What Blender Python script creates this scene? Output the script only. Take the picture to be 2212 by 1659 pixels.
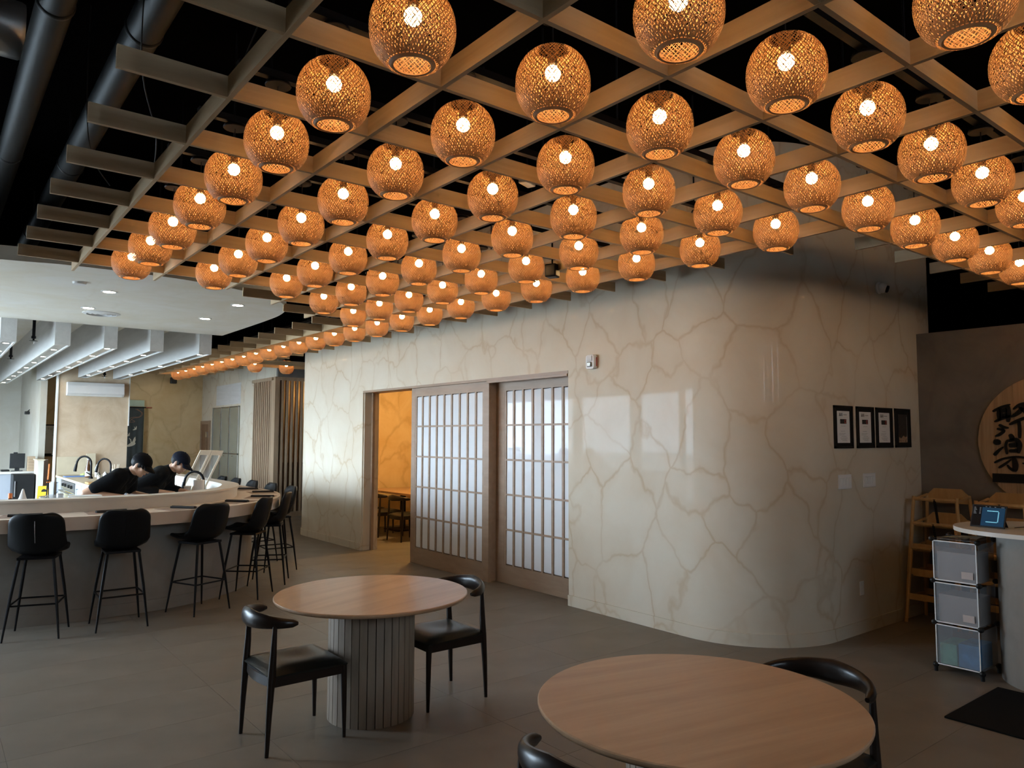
import bpy, bmesh, math, random
from mathutils import Vector, Matrix
random.seed(7)
scene = bpy.context.scene
for o in list(bpy.data.objects):
    bpy.data.objects.remove(o)
COL = scene.collection
PI = math.pi
R = math.radians

# ------------------------------------------------------------------ camera
cam_data = bpy.data.cameras.new('camera')
cam = bpy.data.objects.new('camera', cam_data)
COL.objects.link(cam)
cam_data.sensor_fit = 'HORIZONTAL'
cam_data.sensor_width = 36.0
cam_data.lens = 36.0 * 1604.14 / 2212.0
cam_data.clip_start = 0.05
cam_data.clip_end = 200
cam.matrix_world = Matrix.Translation((0, 0, 1.70)) @ Matrix.Rotation(-0.6691, 4, 'Z') @ Matrix.Rotation(PI / 2 + 0.0704, 4, 'X') @ Matrix.Rotation(0.0022, 4, 'Z')
scene.camera = cam

# ------------------------------------------------------------------ world, exposure
world = bpy.data.worlds.new('sky')
scene.world = world
world.use_nodes = True
bg = world.node_tree.nodes['Background']
bg.inputs['Color'].default_value = (0.66, 0.83, 1.0, 1)
bg.inputs['Strength'].default_value = 38.0
scene.view_settings.view_transform = 'Standard'
scene.view_settings.look = 'None'
scene.view_settings.gamma = 1.0
scene.view_settings.use_curve_mapping = False
scene.view_settings.exposure = -0.12
scene.cycles.use_denoising = True
scene.cycles.use_adaptive_sampling = True
scene.cycles.adaptive_threshold = 0.12
scene.cycles.adaptive_min_samples = 16
scene.cycles.max_bounces = 5
scene.cycles.diffuse_bounces = 3
scene.cycles.glossy_bounces = 2
scene.cycles.transmission_bounces = 4
scene.cycles.transparent_max_bounces = 8
scene.cycles.sample_clamp_indirect = 6.0
scene.cycles.caustics_reflective = False
scene.cycles.caustics_refractive = False

# daylight comes in through the window openings of the left wall: portals only guide the sampling there
def portal(loc, size, rot):
    l = bpy.data.lights.new('window_daylight', 'AREA')
    l.shape = 'RECTANGLE'
    l.size, l.size_y = size
    l.cycles.is_portal = True
    o = bpy.data.objects.new('window_daylight', l)
    COL.objects.link(o)
    o.location = loc
    o.rotation_euler = rot
    return o
WIN_Z0, WIN_Z1 = 0.35, 2.75
WU = -2.8
portal((WU, 13.0, (WIN_Z0 + WIN_Z1) / 2), (WIN_Z1 - WIN_Z0, 10.0), (0, -PI / 2, 0))
portal((1.7, -4.5, 3.2), (3.9, 1.7), (PI / 2, 0, 0))

# ------------------------------------------------------------------ materials
MATS = {}
def new_mat(name):
    m = bpy.data.materials.new(name)
    m.use_nodes = True
    nt = m.node_tree
    b = nt.nodes['Principled BSDF']
    MATS[name] = m
    return m, nt, b
def N(nt, typ, **kw):
    n = nt.nodes.new(typ)
    for k, v in kw.items():
        setattr(n, k, v)
    return n
def setin(n, **kw):
    for k, v in kw.items():
        n.inputs[k.replace('_', ' ')].default_value = v
def ramp(nt, stops):
    r = nt.nodes.new('ShaderNodeValToRGB')
    el = r.color_ramp.elements
    while len(el) < len(stops):
        el.new(0.5)
    for e, (p, c) in zip(el, stops):
        e.position = p
        e.color = (*c, 1) if len(c) == 3 else c
    return r
def simple(name, col, rough=0.5, metal=0.0, coat=0.0, coat_rough=0.05, var=0.06, vscale=6.0, bump=0.0, bscale=60, emit=None, estr=0.0, spec=0.5):
    m, nt, b = new_mat(name)
    tc = N(nt, 'ShaderNodeTexCoord')
    nz = N(nt, 'ShaderNodeTexNoise')
    setin(nz, Scale=vscale, Detail=4.0)
    nt.links.new(tc.outputs['Object'], nz.inputs['Vector'])
    lo = tuple(max(0, c * (1 - var)) for c in col)
    hi = tuple(min(1, c * (1 + var)) for c in col)
    r = ramp(nt, [(0.3, lo), (0.7, hi)])
    nt.links.new(nz.outputs['Fac'], r.inputs['Fac'])
    nt.links.new(r.outputs['Color'], b.inputs['Base Color'])
    setin(b, Roughness=rough, Metallic=metal)
    b.inputs['Specular IOR Level'].default_value = spec
    if coat:
        b.inputs['Coat Weight'].default_value = coat
        b.inputs['Coat Roughness'].default_value = coat_rough
    if bump:
        n2 = N(nt, 'ShaderNodeTexNoise')
        setin(n2, Scale=bscale, Detail=3.0)
        nt.links.new(tc.outputs['Object'], n2.inputs['Vector'])
        bp = N(nt, 'ShaderNodeBump')
        setin(bp, Strength=bump, Distance=0.01)
        nt.links.new(n2.outputs['Fac'], bp.inputs['Height'])
        nt.links.new(bp.outputs['Normal'], b.inputs['Normal'])
    if emit:
        b.inputs['Emission Color'].default_value = (*emit, 1)
        b.inputs['Emission Strength'].default_value = estr
    return m
def wood(name, dark, light, stretch=(1.2, 18, 18), rough=0.45, coat=0.0, contrast=(0.3, 0.72), spec=0.5):
    m, nt, b = new_mat(name)
    tc = N(nt, 'ShaderNodeTexCoord')
    oi = N(nt, 'ShaderNodeObjectInfo')
    add = N(nt, 'ShaderNodeVectorMath', operation='ADD')
    mul = N(nt, 'ShaderNodeVectorMath', operation='MULTIPLY')
    sc = N(nt, 'ShaderNodeMath', operation='MULTIPLY')
    sc.inputs[1].default_value = 37.0
    nt.links.new(oi.outputs['Random'], sc.inputs[0])
    nt.links.new(tc.outputs['Object'], add.inputs[0])
    nt.links.new(sc.outputs[0], add.inputs[1])
    mul.inputs[1].default_value = stretch
    nt.links.new(add.outputs[0], mul.inputs[0])
    n1 = N(nt, 'ShaderNodeTexNoise')
    setin(n1, Scale=1.0, Detail=6.0, Roughness=0.6, Distortion=0.5)
    nt.links.new(mul.outputs[0], n1.inputs['Vector'])
    r = ramp(nt, [(contrast[0], dark), (contrast[1], light)])
    nt.links.new(n1.outputs['Fac'], r.inputs['Fac'])
    nt.links.new(r.outputs['Color'], b.inputs['Base Color'])
    setin(b, Roughness=rough)
    b.inputs['Specular IOR Level'].default_value = spec
    if coat:
        b.inputs['Coat Weight'].default_value = coat
        b.inputs['Coat Roughness'].default_value = 0.08
    bp = N(nt, 'ShaderNodeBump')
    setin(bp, Strength=0.08, Distance=0.004)
    nt.links.new(n1.outputs['Fac'], bp.inputs['Height'])
    nt.links.new(bp.outputs['Normal'], b.inputs['Normal'])
    return m
def plaster(name, base, warm, vein, vein_amt=0.6, cell=1.55, vein_w=0.032, rough=0.45, coat=0.0, cloud=1.2, zstretch=0.75):
    """polished plaster painted with soft clouds and a net of brownish veins, in world space so it runs round the corners"""
    m, nt, b = new_mat(name)
    geo = N(nt, 'ShaderNodeNewGeometry')
    mp = N(nt, 'ShaderNodeMapping')
    mp.inputs['Scale'].default_value = (1, 1, zstretch)
    nt.links.new(geo.outputs['Position'], mp.inputs['Vector'])
    nd = N(nt, 'ShaderNodeTexNoise')
    setin(nd, Scale=1.7, Detail=4.0, Roughness=0.5)
    nt.links.new(mp.outputs[0], nd.inputs['Vector'])
    sub = N(nt, 'ShaderNodeVectorMath', operation='SUBTRACT')
    sub.inputs[1].default_value = (0.5, 0.5, 0.5)
    nt.links.new(nd.outputs['Color'], sub.inputs[0])
    scl = N(nt, 'ShaderNodeVectorMath', operation='SCALE')
    scl.inputs['Scale'].default_value = 0.52
    nt.links.new(sub.outputs[0], scl.inputs[0])
    add = N(nt, 'ShaderNodeVectorMath', operation='ADD')
    nt.links.new(mp.outputs[0], add.inputs[0])
    nt.links.new(scl.outputs[0], add.inputs[1])
    vo = N(nt, 'ShaderNodeTexVoronoi', feature='DISTANCE_TO_EDGE')
    setin(vo, Scale=cell)
    nt.links.new(add.outputs[0], vo.inputs['Vector'])
    vr = ramp(nt, [(0.0, (1, 1, 1)), (vein_w * 0.35, (0.75, 0.75, 0.75)), (vein_w, (0.16, 0.16, 0.16)), (vein_w * 4, (0, 0, 0))])
    nt.links.new(vo.outputs['Distance'], vr.inputs['Fac'])
    nm = N(nt, 'ShaderNodeTexNoise')
    setin(nm, Scale=1.7, Detail=3.0)
    nt.links.new(geo.outputs['Position'], nm.inputs['Vector'])
    mr = ramp(nt, [(0.34, (0.40, 0.40, 0.40)), (0.60, (1, 1, 1))])
    nt.links.new(nm.outputs['Fac'], mr.inputs['Fac'])
    vm = N(nt, 'ShaderNodeMath', operation='MULTIPLY')
    nt.links.new(vr.outputs['Color'], vm.inputs[0])
    nt.links.new(mr.outputs['Color'], vm.inputs[1])
    vm2 = N(nt, 'ShaderNodeMath', operation='MULTIPLY')
    vm2.inputs[1].default_value = vein_amt
    nt.links.new(vm.outputs[0], vm2.inputs[0])
    nc = N(nt, 'ShaderNodeTexNoise')
    setin(nc, Scale=cloud, Detail=6.0, Roughness=0.6, Distortion=0.6)
    nt.links.new(geo.outputs['Position'], nc.inputs['Vector'])
    cr = ramp(nt, [(0.35, base), (0.68, warm)])
    nt.links.new(nc.outputs['Fac'], cr.inputs['Fac'])
    mix = N(nt, 'ShaderNodeMix', data_type='RGBA')
    nt.links.new(vm2.outputs[0], mix.inputs['Factor'])
    nt.links.new(cr.outputs['Color'], mix.inputs['A'])
    mix.inputs['B'].default_value = (*vein, 1)
    nt.links.new(mix.outputs['Result'], b.inputs['Base Color'])
    setin(b, Roughness=rough)
    b.inputs['Specular IOR Level'].default_value = 0.04
    if coat:
        b.inputs['Coat Weight'].default_value = coat
        b.inputs['Coat Roughness'].default_value = 0.03
    return m

plaster('plaster', (0.66, 0.60, 0.49), (0.61, 0.525, 0.405), (0.46, 0.33, 0.195), 0.62, 1.95, 0.033, 0.7, 0.09)
plaster('plaster_far', (0.78, 0.61, 0.37), (0.68, 0.485, 0.25), (0.47, 0.31, 0.14), 0.5, 1.1, 0.03, 0.5, 0.0, 1.6)
plaster('plaster_ac', (0.62, 0.50, 0.365), (0.49, 0.365, 0.245), (0.44, 0.30, 0.175), 0.3, 0.9, 0.05, 0.5, 0.0, 2.4)
plaster('plaster_pale', (0.56, 0.53, 0.46), (0.50, 0.455, 0.37), (0.52, 0.45, 0.36), 0.25, 1.0, 0.03, 0.55, 0.0, 1.5)
plaster('plaster_soffit', (0.82, 0.80, 0.74), (0.75, 0.70, 0.58), (0.56, 0.47, 0.33), 0.12, 1.0, 0.03, 0.6, 0.0, 1.3)
plaster('concrete_grey', (0.21, 0.19, 0.17), (0.145, 0.13, 0.118), (0.10, 0.095, 0.09), 0.15, 1.3, 0.04, 0.6, 0.0, 1.8)
plaster('concrete_counter', (0.27, 0.25, 0.225), (0.215, 0.19, 0.165), (0.17, 0.15, 0.125), 0.2, 1.3, 0.04, 0.6, 0.0, 1.8)
simple('tile', (0.195, 0.168, 0.138), 0.40, spec=0.2, var=0.14, vscale=2.2, bump=0.03, bscale=180)
simple('grout', (0.10, 0.088, 0.075), 0.8)
simple('black_ceiling', (0.0018, 0.0018, 0.002), 0.9, spec=0.0)
simple('black_duct', (0.0045, 0.005, 0.0055), 0.5, var=0.15, vscale=2.0, spec=0.14)
simple('galvanized', (0.55, 0.55, 0.54), 0.35, metal=0.9, var=0.15, vscale=8)
simple('black_metal', (0.005, 0.005, 0.006), 0.4, spec=0.16)
simple('black_plastic', (0.006, 0.006, 0.006), 0.45, spec=0.35)
simple('matte_black', (0.008, 0.008, 0.008), 0.75, spec=0.25)
wood('beam_wood', (0.44, 0.300, 0.160), (0.60, 0.425, 0.245), (1.0, 14, 14), 0.55)
wood('oak_top', (0.385, 0.225, 0.125), (0.53, 0.335, 0.2), (1.1, 11, 11), 0.34, coat=0.15)
wood('stave_wood', (0.20, 0.148, 0.105), (0.30, 0.228, 0.165), (16, 16, 1.6), 0.6)
wood('shoji_wood', (0.275, 0.178, 0.112), (0.355, 0.242, 0.160), (14, 2.5, 14), 0.5)
wood('slat_wood', (0.28, 0.195, 0.122), (0.38, 0.272, 0.178), (14, 14, 1.4), 0.5)
wood('dark_wood', (0.010, 0.006, 0.004), (0.018, 0.010, 0.007), (6, 20, 20), 0.32, coat=0.05, spec=0.3)
wood('chair_pine', (0.42, 0.235, 0.085), (0.56, 0.34, 0.14), (12, 12, 2), 0.45)
wood('sign_wood', (0.30, 0.185, 0.10), (0.46, 0.31, 0.185), (8, 30, 1.0), 0.5)
wood('pale_wood', (0.62, 0.52, 0.38), (0.74, 0.64, 0.49), (12, 12, 2), 0.5)
wood('washed_wood', (0.58, 0.57, 0.55), (0.68, 0.67, 0.65), (14, 1.5, 14), 0.55)
wood('door_wood', (0.16, 0.085, 0.045), (0.24, 0.135, 0.075), (16, 16, 1.5), 0.5)
simple('counter_top', (0.60, 0.50, 0.41), 0.4, var=0.04)
simple('ledge_white', (0.60, 0.555, 0.485), 0.42, var=0.03)
simple('leather', (0.011, 0.012, 0.010), 0.34, bump=0.05, bscale=240, spec=0.3)
simple('stool_leather', (0.0055, 0.006, 0.007), 0.45, bump=0.06, bscale=260, spec=0.16)
simple('acrylic', (0.76, 0.77, 0.78), 0.035, var=0.01, spec=0.10)
simple('white_plastic', (0.78, 0.78, 0.77), 0.4, var=0.02)
simple('white_paint', (0.80, 0.80, 0.78), 0.5, var=0.02)
simple('cabinet_white', (0.36, 0.38, 0.41), 0.4, var=0.02)
simple('steel', (0.55, 0.56, 0.57), 0.28, metal=1.0, var=0.08)
simple('chrome', (0.8, 0.8, 0.8), 0.12, metal=1.0, var=0.02)
simple('paper', (0.74, 0.73, 0.71), 0.7, var=0.02)
simple('ink', (0.02, 0.02, 0.02), 0.8)
simple('ink_grey', (0.35, 0.35, 0.35), 0.8)
simple('ink_red', (0.45, 0.08, 0.06), 0.7)
simple('photo_dark', (0.035, 0.028, 0.024), 0.4, var=0.5, vscale=40)
simple('photo_food', (0.38, 0.25, 0.16), 0.5, var=0.5, vscale=50)
simple('navy', (0.004, 0.006, 0.014), 0.8, spec=0.12)
simple('tshirt', (0.0045, 0.005, 0.006), 0.85, var=0.3, spec=0.1)
simple('tshirt_grey', (0.007, 0.008, 0.009), 0.85, var=0.3, spec=0.1)
simple('cap_black', (0.0035, 0.0035, 0.0045), 0.85, spec=0.1)
simple('hair', (0.004, 0.0035, 0.0035), 0.6, spec=0.2)
simple('skin', (0.52, 0.31, 0.205), 0.5, var=0.08)
simple('eye_dark', (0.01, 0.008, 0.008), 0.3)
simple('lips', (0.40, 0.17, 0.13), 0.5)
simple('noren', (0.060, 0.072, 0.072), 0.9, var=0.12)
simple('crane_white', (0.62, 0.57, 0.45), 0.9)
simple('copper_print', (0.33, 0.17, 0.10), 0.8)
simple('green_panel', (0.50, 0.62, 0.50), 0.6)
simple('glass_dark', (0.23, 0.22, 0.165), 0.12, var=0.1, vscale=2)
simple('amber', (0.09, 0.035, 0.012), 0.12, var=0.05)
simple('label_white', (0.7, 0.7, 0.68), 0.6)
simple('yellow_sign', (0.75, 0.48, 0.03), 0.5)
simple('orange', (0.70, 0.17, 0.03), 0.5)
simple('board_cream', (0.52, 0.45, 0.32), 0.55)
simple('blue_board', (0.10, 0.20, 0.46), 0.5)
simple('food_green', (0.50, 0.55, 0.20), 0.6, var=0.3, vscale=40)
simple('cardboard', (0.42, 0.30, 0.19), 0.8)
simple('pinkish_box', (0.46, 0.38, 0.345), 0.7)
simple('blue_pack', (0.04, 0.23, 0.50), 0.4, var=0.3, vscale=12)
simple('green_pack', (0.16, 0.42, 0.30), 0.4, var=0.3, vscale=12)
simple('mat_black', (0.010, 0.010, 0.010), 0.95, bump=0.3, bscale=300, spec=0.1)
simple('placemat', (0.27, 0.185, 0.14), 0.8)
simple('napkin', (0.014, 0.012, 0.012), 0.85)
simple('red_print', (0.45, 0.14, 0.07), 0.6)
simple('asphalt', (0.42, 0.42, 0.41), 0.9)
simple('window_frame', (0.03, 0.03, 0.032), 0.5)
simple('lamp_white', (1, 0.96, 0.9), 0.5, emit=(1.0, 0.86, 0.66), estr=110.0)
simple('bulb', (1, 0.9, 0.75), 0.5, emit=(1.0, 0.60, 0.25), estr=92.0)
simple('screen_blue', (0.006, 0.02, 0.04), 0.3, spec=0.1, emit=(0.008, 0.04, 0.085), estr=0.7)
simple('screen_black', (0.003, 0.004, 0.006), 0.3, spec=0.1)
simple('screen_dot', (0.2, 0.5, 0.6), 0.3, emit=(0.20, 0.55, 0.72), estr=0.6)
simple('screen_text', (0.2, 0.22, 0.24), 0.3, emit=(0.5, 0.6, 0.65), estr=0.15)

# bamboo strip: lets some of the lamp light through
m, nt, b = new_mat('bamboo')
nz = N(nt, 'ShaderNodeTexNoise'); setin(nz, Scale=26.0, Detail=4.0)
tc = N(nt, 'ShaderNodeTexCoord'); nt.links.new(tc.outputs['Object'], nz.inputs['Vector'])
rp = ramp(nt, [(0.3, (0.33, 0.172, 0.070)), (0.7, (0.51, 0.290, 0.125))])
nt.links.new(nz.outputs['Fac'], rp.inputs['Fac'])
nt.links.new(rp.outputs['Color'], b.inputs['Base Color']); setin(b, Roughness=0.55)
tr = N(nt, 'ShaderNodeBsdfTranslucent'); tr.inputs['Color'].default_value = (0.62, 0.33, 0.13, 1)
mx = N(nt, 'ShaderNodeMixShader'); mx.inputs[0].default_value = 0.10
nt.links.new(b.outputs[0], mx.inputs[1]); nt.links.new(tr.outputs[0], mx.inputs[2])
nt.links.new(mx.outputs[0], nt.nodes['Material Output'].inputs['Surface'])
# clear and frosted sheet
def sheet_mat(name, col, alpha, rough=0.05):
    m, nt, b = new_mat(name)
    b.inputs['Base Color'].default_value = (*col, 1); setin(b, Roughness=rough)
    t = N(nt, 'ShaderNodeBsdfTransparent')
    mx = N(nt, 'ShaderNodeMixShader'); mx.inputs[0].default_value = alpha
    nt.links.new(t.outputs[0], mx.inputs[1]); nt.links.new(b.outputs[0], mx.inputs[2])
    nt.links.new(mx.outputs[0], nt.nodes['Material Output'].inputs['Surface'])
sheet_mat('clear_glass', (0.75, 0.80, 0.80), 0.22)
sheet_mat('frosted', (0.34, 0.36, 0.38), 0.28, 0.25)

# ------------------------------------------------------------------ mesh helpers
class MB:
    def __init__(s):
        s.v, s.f = [], []
    def add(s, vs, fs, M=None):
        k = len(s.v)
        if M is not None:
            vs = [tuple(M @ Vector(p)) for p in vs]
        s.v += [tuple(p) for p in vs]
        s.f += [tuple(i + k for i in f) for f in fs]
        return s
    def box(s, lo, hi, M=None):
        x0, y0, z0 = lo; x1, y1, z1 = hi
        return s.add([(x0, y0, z0), (x1, y0, z0), (x1, y1, z0), (x0, y1, z0), (x0, y0, z1), (x1, y0, z1), (x1, y1, z1), (x0, y1, z1)],
                     [(0, 3, 2, 1), (4, 5, 6, 7), (0, 1, 5, 4), (1, 2, 6, 5), (2, 3, 7, 6), (3, 0, 4, 7)], M)
    def prism(s, poly, z0, z1, M=None):
        n = len(poly)
        vs = [(x, y, z0) for x, y in poly] + [(x, y, z1) for x, y in poly]
        fs = [tuple(reversed(range(n))), tuple(range(n, 2 * n))] + [(i, (i + 1) % n, n + (i + 1) % n, n + i) for i in range(n)]
        return s.add(vs, fs, M)
    def band(s, a, b, z0, z1, closed=False):
        """solid strip between two polylines a (outer) and b (inner) of equal length"""
        n = len(a)
        vs = []
        for p, q in zip(a, b):
            vs += [(p[0], p[1], z0), (q[0], q[1], z0), (q[0], q[1], z1), (p[0], p[1], z1)]
        fs = []
        for i in range(n if closed else n - 1):
            j = (i + 1) % n
            for k in range(4):
                l = (k + 1) % 4
                fs.append((4 * i + k, 4 * j + k, 4 * j + l, 4 * i + l))
        if not closed:
            fs += [(0, 1, 2, 3), tuple(4 * (n - 1) + k for k in (3, 2, 1, 0))]
        return s.add(vs, fs)
    def tube(s, path, rad, seg=10, cap=True, flat=None):
        """round tube along a path with a radius per point"""
        P = [Vector(p) for p in path]
        n = len(P)
        if not hasattr(rad, '__len__'):
            rad = [rad] * n
        T = []
        for i in range(n):
            d = P[min(i + 1, n - 1)] - P[max(i - 1, 0)]
            T.append(d.normalized())
        up = Vector((0, 0, 1)) if abs(T[0].z) < 0.9 else Vector((1, 0, 0))
        a = T[0].cross(up).normalized()
        vs = []
        for i in range(n):
            a = (a - T[i] * a.dot(T[i])).normalized()
            c = T[i].cross(a)
            r = rad[i]
            ra, rc = r if hasattr(r, '__len__') else (r, r)
            for k in range(seg):
                t = 2 * PI * k / seg
                vs.append(P[i] + a * (ra * math.cos(t)) + c * (rc * math.sin(t)))
        fs = []
        for i in range(n - 1):
            for k in range(seg):
                l = (k + 1) % seg
                fs.append((i * seg + k, i * seg + l, (i + 1) * seg + l, (i + 1) * seg + k))
        if cap:
            fs += [tuple(reversed(range(seg))), tuple((n - 1) * seg + k for k in range(seg))]
        return s.add(vs, fs)
    def lathe(s, prof, seg=24, M=None, closed=False):
        n = len(prof)
        vs = [(r * math.cos(2 * PI * k / seg), r * math.sin(2 * PI * k / seg), z) for r, z in prof for k in range(seg)]
        fs = []
        for i in range(n if closed else n - 1):
            j = (i + 1) % n
            for k in range(seg):
                l = (k + 1) % seg
                fs.append((i * seg + k, i * seg + l, j * seg + l, j * seg + k))
        if not closed:
            if prof[0][0] > 1e-5: fs.append(tuple(reversed(range(seg))))
            if prof[-1][0] > 1e-5: fs.append(tuple((n - 1) * seg + k for k in range(seg)))
        return s.add(vs, fs, M)
    def ball(s, c, r, seg=14, rings=8, M=None):
        rx, ry, rz = r if hasattr(r, '__len__') else (r, r, r)
        prof = [(max(math.sin(PI * i / rings), 1e-4), -math.cos(PI * i / rings)) for i in range(rings + 1)]
        MM = Matrix.Translation(c) @ (M or Matrix.Identity(4)) @ Matrix.Diagonal((rx, ry, rz, 1))
        return s.lathe(prof, seg, MM)
    def capsule(s, a, b, ra, rb, seg=12):
        a, b = Vector(a), Vector(b)
        d = b - a
        L = d.length
        q = Vector((0, 0, 1)).rotation_difference(d.normalized() if L > 1e-6 else Vector((0, 0, 1)))
        prof = [(max(ra * math.cos(t), 1e-4), ra * math.sin(t)) for t in [-PI / 2 + PI / 2 * i / 4 for i in range(5)]]
        prof += [(max(rb * math.cos(t), 1e-4), L + rb * math.sin(t)) for t in [PI / 2 * i / 4 for i in range(5)]]
        return s.lathe(prof, seg, Matrix.Translation(a) @ q.to_matrix().to_4x4())
    def grid(s, rows):
        n, m = len(rows), len(rows[0])
        vs = [p for r in rows for p in r]
        fs = [(i * m + j, i * m + j + 1, (i + 1) * m + j + 1, (i + 1) * m + j) for i in range(n - 1) for j in range(m - 1)]
        return s.add(vs, fs)
    def mesh(s, name, mat, smooth=False):
        me = bpy.data.meshes.new(name)
        me.from_pydata(s.v, [], s.f)
        bm = bmesh.new(); bm.from_mesh(me)
        bmesh.ops.recalc_face_normals(bm, faces=bm.faces)
        bm.to_mesh(me); bm.free()
        me.materials.append(MATS[mat])
        if smooth:
            me.polygons.foreach_set('use_smooth', [True] * len(me.polygons))
            me.set_sharp_from_angle(angle=R(40))
        return me
    def build(s, name, mat, parent=None, smooth=False, loc=(0, 0, 0), rotz=0.0, bevel=0.0):
        o = put(name, s.mesh(name, mat, smooth), parent, loc, rotz)
        if bevel:
            bv = o.modifiers.new('bevel', 'BEVEL'); bv.width = bevel; bv.segments = 2; bv.limit_method = 'ANGLE'
        return o
def put(name, me, parent=None, loc=(0, 0, 0), rotz=0.0, rot=None):
    o = bpy.data.objects.new(name, me)
    COL.objects.link(o)
    o.parent = parent
    o.location = loc
    o.rotation_euler = rot if rot else (0, 0, rotz)
    return o
def tag(o, label=None, cat=None, group=None, kind=None):
    if label: o['label'] = label
    if cat: o['category'] = cat
    if group: o['group'] = group
    if kind: o['kind'] = kind
    return o
def thing(name, label, cat, loc=(0, 0, 0), rotz=0.0, group=None, kind=None):
    o = bpy.data.objects.new(name, None)
    COL.objects.link(o)
    o.location = loc
    o.rotation_euler = (0, 0, rotz)
    o.empty_display_size = 0.1
    return tag(o, label, cat, group, kind)
def dup(root, loc, rotz, label, group=None):
    def cp(o, par):
        c = o.copy(); COL.objects.link(c); c.parent = par
        for ch in o.children: cp(ch, c)
        return c
    r = cp(root, None)
    r.location = loc; r.rotation_euler = (0, 0, rotz)
    tag(r, label, None, group)
    return r
def arc(c, r, a0, a1, n):
    return [(c[0] + r * math.cos(R(a0 + (a1 - a0) * i / n)), c[1] + r * math.sin(R(a0 + (a1 - a0) * i / n))) for i in range(n + 1)]
def offset(path, d):
    """parallel curve: positive d to the left of the walking direction"""
    out = []
    n = len(path)
    for i in range(n):
        a, b = Vector(path[max(i - 1, 0)]), Vector(path[min(i + 1, n - 1)])
        t = (b - a).normalized()
        out.append((path[i][0] - t.y * d, path[i][1] + t.x * d))
    return out
def catmull(pts, n=8):
    out = []
    P = [Vector(p) for p in pts]
    for i in range(len(P) - 1):
        p0, p1, p2, p3 = P[max(i - 1, 0)], P[i], P[i + 1], P[min(i + 2, len(P) - 1)]
        for k in range(n):
            t = k / n
            out.append(tuple(0.5 * ((2 * p1) + (-p0 + p2) * t + (2 * p0 - 5 * p1 + 4 * p2 - p3) * t * t + (-p0 + 3 * p1 - 3 * p2 + p3) * t ** 3)))
    out.append(tuple(P[-1]))
    return out
def superellipse(hx, hy, p=4, n=32, cx=0, cy=0):
    out = []
    for k in range(n):
        t = 2 * PI * k / n
        c, s_ = math.cos(t), math.sin(t)
        out.append((cx + hx * math.copysign(abs(c) ** (2 / p), c), cy + hy * math.copysign(abs(s_) ** (2 / p), s_)))
    return out
ORD = ['zeroth', 'first', 'second', 'third', 'fourth', 'fifth', 'sixth', 'seventh', 'eighth', 'ninth', 'tenth', 'eleventh', 'twelfth', 'thirteenth', 'fourteenth', 'fifteenth',
       'sixteenth', 'seventeenth', 'eighteenth', 'nineteenth', 'twentieth', 'twenty-first', 'twenty-second', 'twenty-third', 'twenty-fourth', 'twenty-fifth', 'twenty-sixth', 'twenty-seventh']
S = 'structure'

# ================================================================== THE SETTING
# floor: dark bed with large stone tiles laid on it
fl = MB().box((-2.9, -4.6, -0.10), (9.6, 23.2, -0.003)).build('floor', 'grout')
tag(fl, 'grey brown floor of large rectangular stone tiles', 'floor', kind=S)
TU, TV = 1.1865, 0.580
tile_me = MB().box((0.001, 0.001, -0.006), (TU - 0.001, TV - 0.001, 0.0)).mesh('tile', 'tile')
far = MB()
for a in range(-3, 9):
    for b_ in range(-14, 34):
        u0, v0 = 0.417 + TU * a, 3.62 + TV * b_
        if u0 < -2.9 or v0 + TV > 23.2 or u0 + TU > 9.6 + 0.4:
            continue
        near = (u0 + TU > 0.02 * v0 - 0.1) and (-0.6 < v0 < 13.0) and (u0 < 7.4) and a >= -1
        if near:
            put('tile', tile_me, fl, (u0, v0, 0))
        else:
            far.box((u0 + 0.0015, v0 + 0.0015, -0.006), (u0 + TU - 0.0015, v0 + TV - 0.0015, 0.0))
tag(far.build('tile_field', 'tile', fl), kind='stuff')

ZC = 4.2
tag(MB().box((-2.9, -4.6, ZC), (9.6, 23.2, ZC + 0.1)).build('ceiling', 'black_ceiling'), 'black painted open ceiling above the wooden grid', 'ceiling', kind=S)

# right wall with the sliding door opening, rounded at both ends
UW, VR, RC = 5.19, 3.285, 0.85
DV0, DV1, DZ = 5.63, 10.19, 2.38
TH = 0.26
right_path = [(8.05, VR), (7.4, VR), (6.7, VR)] + list(reversed(arc((UW + RC, VR + RC), RC, 180, 270, 16))) + [(UW, 4.6), (UW, 5.1), (UW, DV0)]
right_in = offset(right_path, -TH)
tag(MB().band(right_path, right_in, 0, ZC).build('wall_right', 'plaster', smooth=True), 'cream plaster wall with brown veins, rounded corner right of the sliding doors', 'wall', kind=S)
left_path = [(UW, DV1), (UW, 11.2), (UW, 11.9)] + arc((UW + 0.6, 12.3), 0.6, 180, 90, 10) + [(6.6, 12.9), (9.4, 12.9)]
left_in = offset(left_path, -0.2)
tag(MB().band(left_path, left_in, 3.36, ZC).build('wall_right_shade_top', 'black_ceiling', smooth=True), 'wall top left of the doorway, coloured black for the darkness above the grid', 'wall', kind=S)  # black colour stands in for the unlit plaster above the grid
tag(MB().band(left_path, left_in, 0, 3.36).build('wall_right', 'plaster', smooth=True), 'cream veined plaster wall left of the open doorway, end rounded', 'wall', kind=S)
tag(MB().box((UW, DV0, DZ), (UW + TH, DV1, ZC)).build('wall_right', 'plaster'), 'cream veined plaster above the sliding doors', 'wall', kind=S)
# baseboards follow the wall
bp_ = [p for p in right_path]
tag(MB().band(offset(bp_, 0.014), offset(bp_, 0.0), 0, 0.105).build('baseboard_right', 'plaster', smooth=True), 'plaster coloured baseboard round the rounded wall corner', 'baseboard', kind=S)
tag(MB().band(offset(left_path, 0.014), offset(left_path, 0.0), 0, 0.105).build('baseboard_right', 'plaster', smooth=True), 'plaster coloured baseboard left of the open doorway', 'baseboard', kind=S)
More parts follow.
